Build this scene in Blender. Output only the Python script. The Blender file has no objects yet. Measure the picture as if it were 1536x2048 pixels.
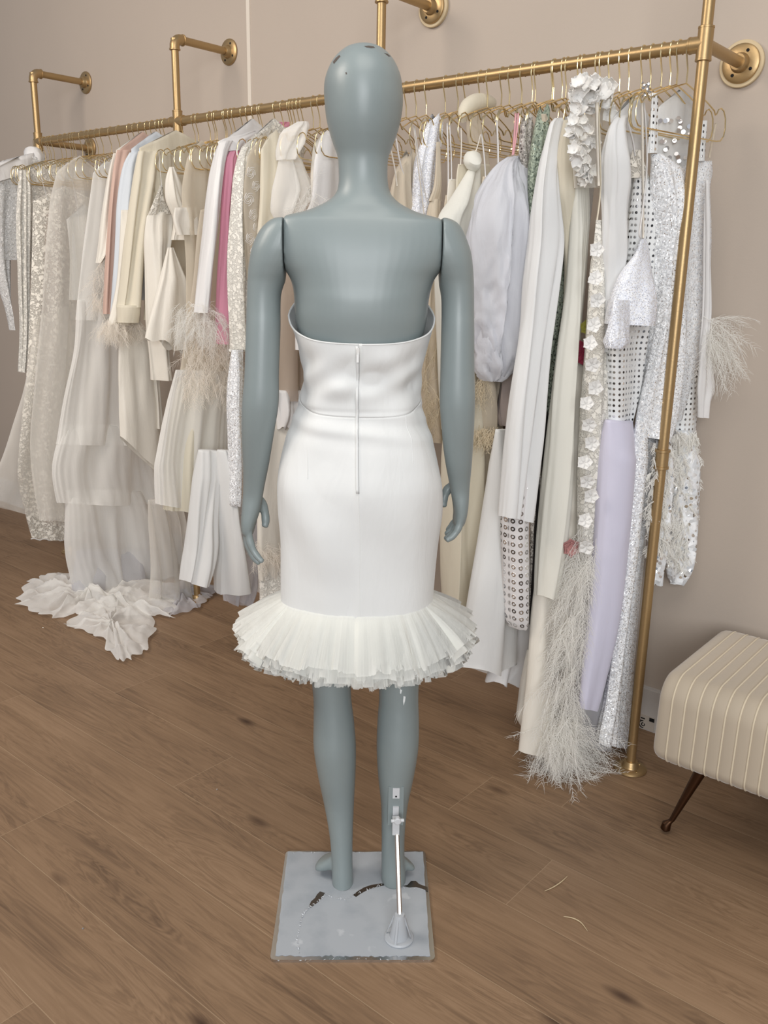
import bpy, bmesh, math, random
from math import sin, cos, pi, sqrt, radians, atan2, exp
from mathutils import Vector, Matrix, noise

random.seed(7)
scene = bpy.context.scene
COL = scene.collection

# ------------------------------------------------------------------ camera
FPX = 1760.5
CAM_H = 1.36
YAW, PITCH, ROLL = -0.6965, 0.2676, 0.0184
_f = Vector((sin(YAW) * cos(PITCH), cos(YAW) * cos(PITCH), -sin(PITCH)))
_r0 = Vector((cos(YAW), -sin(YAW), 0)); _u0 = _r0.cross(_f)
_r = _r0 * cos(ROLL) + _u0 * sin(ROLL); _u = _u0 * cos(ROLL) - _r0 * sin(ROLL)
CAMPOS = Vector((0, 0, CAM_H))
cam_data = bpy.data.cameras.new('camera'); cam = bpy.data.objects.new('camera', cam_data); COL.objects.link(cam)
cam_data.sensor_fit = 'HORIZONTAL'; cam_data.sensor_width = 36.0; cam_data.lens = FPX * 36.0 / 1536.0
cam_data.clip_start = 0.05
m3 = Matrix((_r, _u, -_f)).transposed()
cam.matrix_world = Matrix.Translation(CAMPOS) @ m3.to_4x4()
scene.camera = cam

def ray(x, y): return _f + _r * ((x - 768) / FPX) - _u * ((y - 1024) / FPX)
def on_plane(x, y, p, n):
    d = ray(x, y); n = Vector(n)
    return CAMPOS + d * (((Vector(p) - CAMPOS).dot(n)) / d.dot(n))
SKEW = 0.0          # how far the hanger is turned: plane x = X + SKEW * (y - RY)
def on_x(x, y, X): return on_plane(x, y, (X, 2.1733, 0), (1, -SKEW, 0))
def on_y(x, y, Y): return on_plane(x, y, (0, Y, 0), (0, 1, 0))
def on_z(x, y, Z=0.0): return on_plane(x, y, (0, 0, Z), (0, 0, 1))
def px(P):
    d = Vector(P) - CAMPOS; z = d.dot(_f)
    return 768 + FPX * d.dot(_r) / z, 1024 - FPX * d.dot(_u) / z
def pxm(P): return FPX / (Vector(P) - CAMPOS).dot(_f)

# ------------------------------------------------------------------ view + light
scene.view_settings.view_transform = 'Standard'
scene.view_settings.look = 'None'
scene.view_settings.gamma = 1.0
scene.view_settings.use_curve_mapping = False
scene.view_settings.exposure = 0.0
scene.cycles.transparent_max_bounces = 40
scene.cycles.max_bounces = 10
scene.cycles.diffuse_bounces = 4
world = bpy.data.worlds.new('world'); scene.world = world; world.use_nodes = True
wb = world.node_tree.nodes['Background']; wb.inputs[0].default_value = (0.86, 0.90, 1.0, 1); wb.inputs[1].default_value = 0.30

def area(name, loc, target, sx, sy, power, col):
    l = bpy.data.lights.new(name, 'AREA'); l.shape = 'RECTANGLE'; l.size = sx; l.size_y = sy; l.energy = power; l.color = col
    o = bpy.data.objects.new(name, l); COL.objects.link(o); o.location = loc
    o.rotation_euler = (Vector(target) - Vector(loc)).to_track_quat('-Z', 'Y').to_euler()
    return o
area('shop_window_light', (1.9, -2.3, 2.1), (-1.3, 1.9, 1.15), 2.6, 2.2, 150, (0.95, 0.975, 1.0))
area('ceiling_light_warm', (-2.9, -0.3, 2.9), (-3.0, 1.6, 0.9), 1.2, 1.2, 50, (1.0, 0.90, 0.80))
area('ceiling_light', (-0.3, 0.6, 3.2), (-0.6, 1.0, 0.0), 1.6, 1.6, 26, (1.0, 0.95, 0.88))

# ------------------------------------------------------------------ material helpers
def newmat(name):
    m = bpy.data.materials.new(name); m.use_nodes = True; nt = m.node_tree
    return m, nt, nt.nodes, nt.links, nt.nodes['Principled BSDF'], nt.nodes['Material Output']
def N(ns, t, **k):
    n = ns.new(t)
    for a, v in k.items(): setattr(n, a, v)
    return n
def ramp(ns, pts, interp='LINEAR'):
    n = ns.new('ShaderNodeValToRGB'); cr = n.color_ramp; cr.interpolation = interp
    while len(cr.elements) < len(pts): cr.elements.new(0.5)
    for e, (p, c) in zip(cr.elements, pts):
        e.position = p; e.color = (c, c, c, 1) if isinstance(c, (int, float)) else (*c, 1)
    return n
def sRGB(r, g, b):
    f = lambda v: (v / 255 / 12.92) if v / 255 <= 0.04045 else ((v / 255 + 0.055) / 1.055) ** 2.4
    return (f(r), f(g), f(b))

def metal(name, col, rough=0.35, bump=0.0):
    m, nt, ns, ln, p, out = newmat(name)
    p.inputs['Base Color'].default_value = (*col, 1); p.inputs['Metallic'].default_value = 1; p.inputs['Roughness'].default_value = rough
    if bump:
        t = N(ns, 'ShaderNodeTexCoord'); n = N(ns, 'ShaderNodeTexNoise'); n.inputs['Scale'].default_value = 220
        b = N(ns, 'ShaderNodeBump'); b.inputs['Strength'].default_value = bump; b.inputs['Distance'].default_value = .001
        ln.new(t.outputs['Object'], n.inputs['Vector']); ln.new(n.outputs['Fac'], b.inputs['Height']); ln.new(b.outputs['Normal'], p.inputs['Normal'])
    return m

def plain(name, col, rough=0.6, spec=0.5, bump=0.0, bscale=300.0, var=0.0):
    m, nt, ns, ln, p, out = newmat(name)
    p.inputs['Base Color'].default_value = (*col, 1); p.inputs['Roughness'].default_value = rough
    p.inputs['Specular IOR Level'].default_value = spec
    t = N(ns, 'ShaderNodeTexCoord')
    n = N(ns, 'ShaderNodeTexNoise'); n.inputs['Scale'].default_value = bscale; n.inputs['Detail'].default_value = 3
    ln.new(t.outputs['Object'], n.inputs['Vector'])
    if bump:
        b = N(ns, 'ShaderNodeBump'); b.inputs['Strength'].default_value = bump; b.inputs['Distance'].default_value = .002
        ln.new(n.outputs['Fac'], b.inputs['Height']); ln.new(b.outputs['Normal'], p.inputs['Normal'])
    if var:
        n2 = N(ns, 'ShaderNodeTexNoise'); n2.inputs['Scale'].default_value = 3.0
        ln.new(t.outputs['Object'], n2.inputs['Vector'])
        r = ramp(ns, [(0.3, tuple(c * (1 - var) for c in col)), (0.7, tuple(min(1, c * (1 + var)) for c in col))])
        ln.new(n2.outputs['Fac'], r.inputs['Fac']); ln.new(r.outputs['Color'], p.inputs['Base Color'])
    return m

def fabric(name, col, rough=0.75, sheen=0.25, weave=900.0, bump=0.25, transl=0.22, alpha=1.0, wr=0.35):
    """cloth: diffuse + sheen + a little light passing through; alpha < 1 makes it a sheer net"""
    m, nt, ns, ln, p, out = newmat(name)
    p.inputs['Base Color'].default_value = (*col, 1); p.inputs['Roughness'].default_value = rough
    p.inputs['Sheen Weight'].default_value = sheen; p.inputs['Sheen Roughness'].default_value = 0.4
    p.inputs['Specular IOR Level'].default_value = 0.3
    t = N(ns, 'ShaderNodeTexCoord')
    w1 = N(ns, 'ShaderNodeTexNoise'); w1.inputs['Scale'].default_value = weave; w1.inputs['Detail'].default_value = 2
    w2 = N(ns, 'ShaderNodeTexNoise'); w2.inputs['Scale'].default_value = 22; w2.inputs['Detail'].default_value = 4; w2.inputs['Distortion'].default_value = .4
    mp = N(ns, 'ShaderNodeMapping'); mp.inputs['Scale'].default_value = (1, 1, 0.28)
    ln.new(t.outputs['Object'], w1.inputs['Vector']); ln.new(t.outputs['Object'], mp.inputs['Vector']); ln.new(mp.outputs['Vector'], w2.inputs['Vector'])
    b1 = N(ns, 'ShaderNodeBump'); b1.inputs['Strength'].default_value = bump; b1.inputs['Distance'].default_value = .0008
    b2 = N(ns, 'ShaderNodeBump'); b2.inputs['Strength'].default_value = wr; b2.inputs['Distance'].default_value = .01
    ln.new(w1.outputs['Fac'], b1.inputs['Height']); ln.new(w2.outputs['Fac'], b2.inputs['Height'])
    ln.new(b2.outputs['Normal'], b1.inputs['Normal']); ln.new(b1.outputs['Normal'], p.inputs['Normal'])
    tr = N(ns, 'ShaderNodeBsdfTranslucent'); tr.inputs['Color'].default_value = (*col, 1)
    mx = N(ns, 'ShaderNodeMixShader'); mx.inputs[0].default_value = transl
    ln.new(p.outputs[0], mx.inputs[1]); ln.new(tr.outputs[0], mx.inputs[2])
    last = mx
    if alpha < 1.0:
        tp = N(ns, 'ShaderNodeBsdfTransparent')
        lw = N(ns, 'ShaderNodeLayerWeight'); lw.inputs['Blend'].default_value = 0.35
        n3 = N(ns, 'ShaderNodeTexNoise'); n3.inputs['Scale'].default_value = 9
        ln.new(mp.outputs['Vector'], n3.inputs['Vector'])
        a1 = N(ns, 'ShaderNodeMath', operation='MULTIPLY_ADD'); a1.inputs[1].default_value = 0.9 * (1 - alpha); a1.inputs[2].default_value = alpha
        a2 = N(ns, 'ShaderNodeMath', operation='MULTIPLY_ADD'); a2.inputs[1].default_value = 0.3; a2.inputs[2].default_value = -0.15
        a3 = N(ns, 'ShaderNodeMath', operation='ADD', use_clamp=True)
        ln.new(lw.outputs['Facing'], a1.inputs[0]); ln.new(n3.outputs['Fac'], a2.inputs[0])
        ln.new(a1.outputs[0], a3.inputs[0]); ln.new(a2.outputs[0], a3.inputs[1])
        m2 = N(ns, 'ShaderNodeMixShader'); ln.new(a3.outputs[0], m2.inputs[0]); ln.new(tp.outputs[0], m2.inputs[1]); ln.new(mx.outputs[0], m2.inputs[2])
        last = m2
    ln.new(last.outputs[0], out.inputs['Surface'])
    return m

def lace(name, col, scale=55.0, ground=0.35, applique=0.5, glint=False):
    """net ground with raised floral pieces"""
    m, nt, ns, ln, p, out = newmat(name)
    p.inputs['Base Color'].default_value = (*col, 1); p.inputs['Roughness'].default_value = 0.7; p.inputs['Sheen Weight'].default_value = .2
    t = N(ns, 'ShaderNodeTexCoord')
    v = N(ns, 'ShaderNodeTexVoronoi'); v.feature = 'F1'; v.inputs['Scale'].default_value = scale; v.inputs['Randomness'].default_value = .9
    n = N(ns, 'ShaderNodeTexNoise'); n.inputs['Scale'].default_value = scale * .7; n.inputs['Detail'].default_value = 3
    mxv = N(ns, 'ShaderNodeMix', data_type='VECTOR'); mxv.inputs['Factor'].default_value = 0.03
    ln.new(t.outputs['Object'], mxv.inputs['A']); ln.new(n.outputs['Color'], mxv.inputs['B']); ln.new(mxv.outputs['Result'], v.inputs['Vector'])
    ln.new(t.outputs['Object'], n.inputs['Vector'])
    edge = N(ns, 'ShaderNodeTexVoronoi'); edge.feature = 'DISTANCE_TO_EDGE'; edge.inputs['Scale'].default_value = scale * 1.9
    ln.new(mxv.outputs['Result'], edge.inputs['Vector'])
    r1 = ramp(ns, [(0.0, 1.0), (applique, 1.0), (applique + .08, 0.0)]); ln.new(v.outputs['Distance'], r1.inputs['Fac'])
    r2 = ramp(ns, [(0.0, 1.0), (0.06, 1.0), (0.12, 0.0)]); ln.new(edge.outputs['Distance'], r2.inputs['Fac'])
    mxm = N(ns, 'ShaderNodeMath', operation='MAXIMUM'); ln.new(r1.outputs['Color'], mxm.inputs[0]); ln.new(r2.outputs['Color'], mxm.inputs[1])
    b = N(ns, 'ShaderNodeBump'); b.inputs['Strength'].default_value = .8; b.inputs['Distance'].default_value = .004
    ln.new(mxm.outputs[0], b.inputs['Height']); ln.new(b.outputs['Normal'], p.inputs['Normal'])
    a = N(ns, 'ShaderNodeMath', operation='MULTIPLY_ADD'); a.inputs[1].default_value = 1 - ground; a.inputs[2].default_value = ground
    ln.new(mxm.outputs[0], a.inputs[0])
    tp = N(ns, 'ShaderNodeBsdfTransparent'); m2 = N(ns, 'ShaderNodeMixShader')
    ln.new(a.outputs[0], m2.inputs[0]); ln.new(tp.outputs[0], m2.inputs[1]); ln.new(p.outputs[0], m2.inputs[2]); ln.new(m2.outputs[0], out.inputs['Surface'])
    if glint:
        v2 = N(ns, 'ShaderNodeTexVoronoi'); v2.inputs['Scale'].default_value = 140; ln.new(t.outputs['Object'], v2.inputs['Vector'])
        sp = N(ns, 'ShaderNodeSeparateColor'); ln.new(v2.outputs['Color'], sp.inputs[0])
        g = N(ns, 'ShaderNodeMath', operation='GREATER_THAN'); g.inputs[1].default_value = .8; ln.new(sp.outputs[0], g.inputs[0])
        ln.new(g.outputs[0], p.inputs['Metallic'])
    return m

def sequin(name, col, dark, scale=260.0, frac=0.5, rough=0.18, size=0.32):
    """closely sewn sequins: every cell its own tilt and shine"""
    m, nt, ns, ln, p, out = newmat(name)
    t = N(ns, 'ShaderNodeTexCoord')
    v = N(ns, 'ShaderNodeTexVoronoi'); v.inputs['Scale'].default_value = scale; ln.new(t.outputs['Object'], v.inputs['Vector'])
    sp = N(ns, 'ShaderNodeSeparateColor'); ln.new(v.outputs['Color'], sp.inputs[0])
    r = ramp(ns, [(0.0, dark), (frac, col), (1.0, tuple(min(1, c * 1.25) for c in col))]); ln.new(sp.outputs[1], r.inputs['Fac'])
    ln.new(r.outputs['Color'], p.inputs['Base Color'])
    g = ramp(ns, [(0.72, 0.0), (0.75, 1.0)]); ln.new(sp.outputs[0], g.inputs['Fac'])
    g2 = ramp(ns, [(size, 1.0), (size + .1, 0.0)]); ln.new(v.outputs['Distance'], g2.inputs['Fac'])
    mm = N(ns, 'ShaderNodeMath', operation='MULTIPLY'); ln.new(g.outputs['Color'], mm.inputs[0]); ln.new(g2.outputs['Color'], mm.inputs[1])
    ln.new(mm.outputs[0], p.inputs['Metallic'])
    rr = N(ns, 'ShaderNodeMapRange'); rr.inputs['To Min'].default_value = .6; rr.inputs['To Max'].default_value = rough
    ln.new(mm.outputs[0], rr.inputs['Value']); ln.new(rr.outputs['Result'], p.inputs['Roughness'])
    # tilt the normal per cell
    geo = N(ns, 'ShaderNodeNewGeometry'); sub = N(ns, 'ShaderNodeVectorMath', operation='SUBTRACT'); sub.inputs[1].default_value = (.5, .5, .5)
    ln.new(v.outputs['Color'], sub.inputs[0])
    sc = N(ns, 'ShaderNodeVectorMath', operation='SCALE'); sc.inputs['Scale'].default_value = .9; ln.new(sub.outputs[0], sc.inputs[0])
    ad = N(ns, 'ShaderNodeVectorMath', operation='ADD'); ln.new(geo.outputs['Normal'], ad.inputs[0]); ln.new(sc.outputs[0], ad.inputs[1])
    no = N(ns, 'ShaderNodeVectorMath', operation='NORMALIZE'); ln.new(ad.outputs[0], no.inputs[0]); ln.new(no.outputs[0], p.inputs['Normal'])
    return m

def studs(name, col, dot, pitch=0.0105, rad=0.27, base_alpha=1.0, met=1.0, ring=False):
    """cloth with a regular grid of crystals, laid out in the garment's own cloth coordinates (metres)"""
    m, nt, ns, ln, p, out = newmat(name)
    uv = N(ns, 'ShaderNodeTexCoord'); mp = N(ns, 'ShaderNodeVectorMath', operation='SCALE'); mp.inputs['Scale'].default_value = 1 / pitch
    ln.new(uv.outputs['UV'], mp.inputs[0])
    fr = N(ns, 'ShaderNodeVectorMath', operation='FRACTION'); ln.new(mp.outputs[0], fr.inputs[0])
    sb = N(ns, 'ShaderNodeVectorMath', operation='SUBTRACT'); sb.inputs[1].default_value = (.5, .5, 0); ln.new(fr.outputs[0], sb.inputs[0])
    le = N(ns, 'ShaderNodeVectorMath', operation='LENGTH'); ln.new(sb.outputs[0], le.inputs[0])
    if ring: r = ramp(ns, [(0.0, .25), (rad * .45, .2), (rad * .6, 1.0), (rad, 1.0), (rad + .06, 0.0)])
    else: r = ramp(ns, [(0.0, 1.0), (rad, 1.0), (rad + .07, 0.0)])
    ln.new(le.outputs['Value'], r.inputs['Fac'])
    fl = N(ns, 'ShaderNodeVectorMath', operation='FLOOR'); ln.new(mp.outputs[0], fl.inputs[0])
    wn = N(ns, 'ShaderNodeTexWhiteNoise'); ln.new(fl.outputs[0], wn.inputs['Vector'])
    cr = ramp(ns, [(0.0, tuple(c * .25 for c in dot)), (0.45, dot), (1.0, (1, 1, 1))]); ln.new(wn.outputs['Value'], cr.inputs['Fac'])
    mx = N(ns, 'ShaderNodeMix', data_type='RGBA'); mx.inputs['A'].default_value = (*col, 1)
    ln.new(r.outputs['Color'], mx.inputs['Factor']); ln.new(cr.outputs['Color'], mx.inputs['B']); ln.new(mx.outputs['Result'], p.inputs['Base Color'])
    mm = N(ns, 'ShaderNodeMath', operation='MULTIPLY'); mm.inputs[1].default_value = met; ln.new(r.outputs['Color'], mm.inputs[0]); ln.new(mm.outputs[0], p.inputs['Metallic'])
    rr = N(ns, 'ShaderNodeMapRange'); rr.inputs['To Min'].default_value = .75; rr.inputs['To Max'].default_value = .22
    ln.new(r.outputs['Color'], rr.inputs['Value']); ln.new(rr.outputs['Result'], p.inputs['Roughness'])
    b = N(ns, 'ShaderNodeBump'); b.inputs['Strength'].default_value = .7; b.inputs['Distance'].default_value = .002
    ln.new(r.outputs['Color'], b.inputs['Height']); ln.new(b.outputs['Normal'], p.inputs['Normal'])
    return m

GOLD = metal('brushed_gold_paint', sRGB(178, 150, 108), 0.40, .15)
GOLD.node_tree.nodes['Principled BSDF'].inputs['Metallic'].default_value = 0.8
WIRE = metal('polished_gold_wire', sRGB(234, 214, 168), 0.24)
HOLE = plain('dark_hole', (0.006, 0.005, 0.005), .9)
BRASS = metal('dull_brass', sRGB(150, 118, 62), .45)
WHITE = sRGB(232, 234, 233)
M = {
 'satin': fabric('ivory_satin', sRGB(234, 228, 216), .38, .2, 500, .06, .1),
 'satin_white': fabric('white_satin', sRGB(232, 230, 228), .38, .2, 500, .06, .1),
 'cream': fabric('cream_crepe', sRGB(234, 226, 206), .75),
 'crepe': fabric('white_crepe', sRGB(236, 236, 234), .7),
 'ivory': fabric('ivory_crepe', sRGB(238, 236, 226), .65),
 'blue_white': fabric('cool_white_poplin', sRGB(228, 234, 240), .8),
 'jersey': fabric('white_jersey', sRGB(237, 237, 236), .6, .35, 900, .2),
 'organza': fabric('white_organza', sRGB(238, 239, 244), .5, .4, 700, .15, .4, .88, .8),
 'lavender': fabric('lavender_crepe', sRGB(228, 226, 243), .6),
 'blush': fabric('blush_satin', sRGB(222, 190, 174), .5, .3),
 'blush_sheer': fabric('blush_mesh', sRGB(222, 205, 190), .8, .3, 700, .3, .3, .55),
 'pink': fabric('pink_crepe', sRGB(248, 176, 198), .7, .2),
 'pale_pink': fabric('pale_pink_satin', sRGB(238, 182, 188), .4),
 'tulle': fabric('white_tulle', sRGB(252, 248, 240), .9, .4, 1200, .3, .25, .24, .2),
 'tulle_dense': fabric('gathered_white_tulle', sRGB(255, 253, 248), .9, .5, 1200, .3, .18, .52, .4),
 'tulle_grey': fabric('grey_tulle', sRGB(226, 226, 232), .9, .3, 1200, .3, .3, .42, .5),
 'tulle_ivory': fabric('ivory_tulle', sRGB(254, 254, 248), .85, .3, 1000, .2, .25, .60, .3),
 'net': fabric('sheer_ivory_net', sRGB(238, 229, 212), .9, .3, 900, .3, .4, .5),
 'beige': fabric('beige_silk', sRGB(218, 205, 184), .5, .3),
 'taupe': fabric('taupe_ruched_chiffon', sRGB(184, 170, 164), .8, .3, 500, .3, .2, 1.0, 1.0),
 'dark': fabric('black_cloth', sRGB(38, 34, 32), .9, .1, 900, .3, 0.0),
 'lace': lace('white_floral_lace', sRGB(238, 234, 224), 75, .80, .42),
 'lace_blush': lace('ivory_lace_applique', sRGB(238, 232, 220), 60, .40, .38),
 'lace_fine': lace('fine_corded_lace', sRGB(230, 224, 212), 38, .5, .3),
 'mirror_lace': lace('silver_beaded_tulle', sRGB(236, 235, 233), 70, .75, .30, True),
 'seq_white': sequin('white_sequins', sRGB(233, 234, 235), sRGB(205, 207, 210), 300),
 'seq_fine': sequin('white_fine_sequins', sRGB(232, 234, 240), sRGB(214, 217, 228), 420),
 'seq_silver': sequin('silver_sequins', sRGB(190, 184, 176), sRGB(110, 104, 98), 260),
 'seq_green': sequin('sage_green_sequins', sRGB(158, 168, 150), sRGB(84, 96, 84), 230),
 'seq_dark': sequin('dark_green_sequins', sRGB(118, 126, 112), sRGB(40, 46, 40), 240),
 'mirror': sequin('large_mirror_sequins', sRGB(232, 233, 234), sRGB(206, 208, 210), 90, .4, .08, .4),
 'studs': studs('crystal_studded_white', sRGB(230, 231, 230), sRGB(140, 140, 142), .0140, .19),
 'studs_grey': studs('silver_sequin_dot_mesh', sRGB(220, 217, 216), sRGB(196, 196, 198), .0215, .27, ring=True),
 'feather': fabric('ivory_feather', sRGB(242, 235, 224), .8, .5, 400, 0, .35, 1, 0),
 'feather_white': fabric('white_feather', sRGB(240, 238, 232), .8, .5, 400, 0, .35, 1, 0),
 'feather_tan': fabric('tan_feather', sRGB(216, 202, 176), .8, .5, 400, 0, .35, 1, 0),
 'flower': fabric('white_organza_petal', sRGB(246, 244, 240), .6, .3, 500, .1, .2, 1.0, .1),
 'rose': fabric('dusty_rose_petal', sRGB(206, 150, 146), .7, .3),
 'yellow': fabric('yellow_petal', sRGB(190, 184, 90), .7, .3), 'crimson': fabric('crimson_petal', sRGB(150, 50, 72), .7, .3),
}

# ------------------------------------------------------------------ mesh helpers
def mk(name, verts, faces, mat, parent=None, uvs=None, smooth=True):
    me = bpy.data.meshes.new(name)
    off = parent_loc(parent)
    me.from_pydata([tuple(Vector(v) - off) for v in verts], [], faces)
    if smooth: me.polygons.foreach_set('use_smooth', [True] * len(me.polygons))
    if uvs:
        l = me.uv_layers.new(name='cloth')
        for lp in me.loops: l.data[lp.index].uv = uvs[lp.vertex_index]
    me.update()
    o = bpy.data.objects.new(name, me); COL.objects.link(o)
    if mat: me.materials.append(mat)
    if parent: o.parent = parent
    return o
def parent_loc(p):
    v = Vector((0, 0, 0))
    while p is not None:
        v += p.location; p = p.parent
    return v
def thing(name, label, cat, loc, group=None):
    o = bpy.data.objects.new(name, None); COL.objects.link(o); o.location = loc; o.empty_display_size = .05
    o['label'] = label; o['category'] = cat
    if group: o['group'] = group
    return o
def tag(o, label, cat, group=None):
    o['label'] = label; o['category'] = cat
    if group: o['group'] = group
    return o
class MB:
    def __init__(s): s.v = []; s.f = []
    def add(s, vs, fs):
        b = len(s.v); s.v += [Vector(v) for v in vs]; s.f += [tuple(i + b for i in f) for f in fs]
    def box(s, lo, hi):
        x0, y0, z0 = lo; x1, y1, z1 = hi
        s.add([(x0,y0,z0),(x1,y0,z0),(x1,y1,z0),(x0,y1,z0),(x0,y0,z1),(x1,y0,z1),(x1,y1,z1),(x0,y1,z1)],
              [(3,2,1,0),(4,5,6,7),(0,1,5,4),(1,2,6,5),(2,3,7,6),(3,0,4,7)])
    def tube(s, pts, r, n=8, cap=True):
        pts = [Vector(p) for p in pts]; rs = r if isinstance(r, (list, tuple)) else [r] * len(pts)
        prev = None; vs = []; fs = []
        for i, p in enumerate(pts):
            d = (pts[min(i + 1, len(pts) - 1)] - pts[max(i - 1, 0)])
            if d.length < 1e-9: d = Vector((0, 0, 1))
            d.normalize()
            if prev is None: a = d.orthogonal().normalized()
            else:
                a = prev - d * prev.dot(d)
                a = a.normalized() if a.length > 1e-6 else d.orthogonal().normalized()
            prev = a; b = d.cross(a)
            for k in range(n):
                t = 2 * pi * k / n; vs.append(p + (a * cos(t) + b * sin(t)) * rs[i])
        for i in range(len(pts) - 1):
            for k in range(n):
                k2 = (k + 1) % n; fs.append((i*n+k, i*n+k2, (i+1)*n+k2, (i+1)*n+k))
        if cap: fs.append(tuple(range(n))[::-1]); fs.append(tuple((len(pts)-1)*n + k for k in range(n)))
        s.add(vs, fs)
    def lathe(s, c, axis, prof, n=24):
        """prof: (distance along axis, radius)"""
        axis = Vector(axis).normalized(); a = axis.orthogonal().normalized(); b = axis.cross(a); c = Vector(c); vs = []; fs = []
        for h, r in prof:
            for k in range(n):
                t = 2 * pi * k / n; vs.append(c + axis * h + (a * cos(t) + b * sin(t)) * max(r, 1e-5))
        for i in range(len(prof) - 1):
            for k in range(n):
                k2 = (k + 1) % n; fs.append((i*n+k, i*n+k2, (i+1)*n+k2, (i+1)*n+k))
        fs.append(tuple(range(n))[::-1]); fs.append(tuple((len(prof)-1)*n + k for k in range(n)))
        s.add(vs, fs)
    def build(s, name, mat, parent=None, smooth=True):
        o = mk(name, s.v, s.f, mat, parent, None, smooth)
        if smooth:
            try: o.data.set_sharp_from_angle(angle=radians(38))
            except Exception: pass
        return o

def crom(pts, t):
    """Catmull-Rom through list of tuples, t in 0..1 over even segments"""
    n = len(pts) - 1
    if n == 0: return pts[0]
    x = min(max(t, 0), 1) * n; i = min(int(x), n - 1); u = x - i
    p0, p1, p2, p3 = pts[max(i-1, 0)], pts[i], pts[i+1], pts[min(i+2, n)]
    return tuple(0.5 * (2*b + (-a + c)*u + (2*a - 5*b + 4*c - d)*u*u + (-a + 3*b - 3*c + d)*u*u*u) for a, b, c, d in zip(p0, p1, p2, p3))
def spw(c, p): return math.copysign(abs(c) ** p, c)

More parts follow.
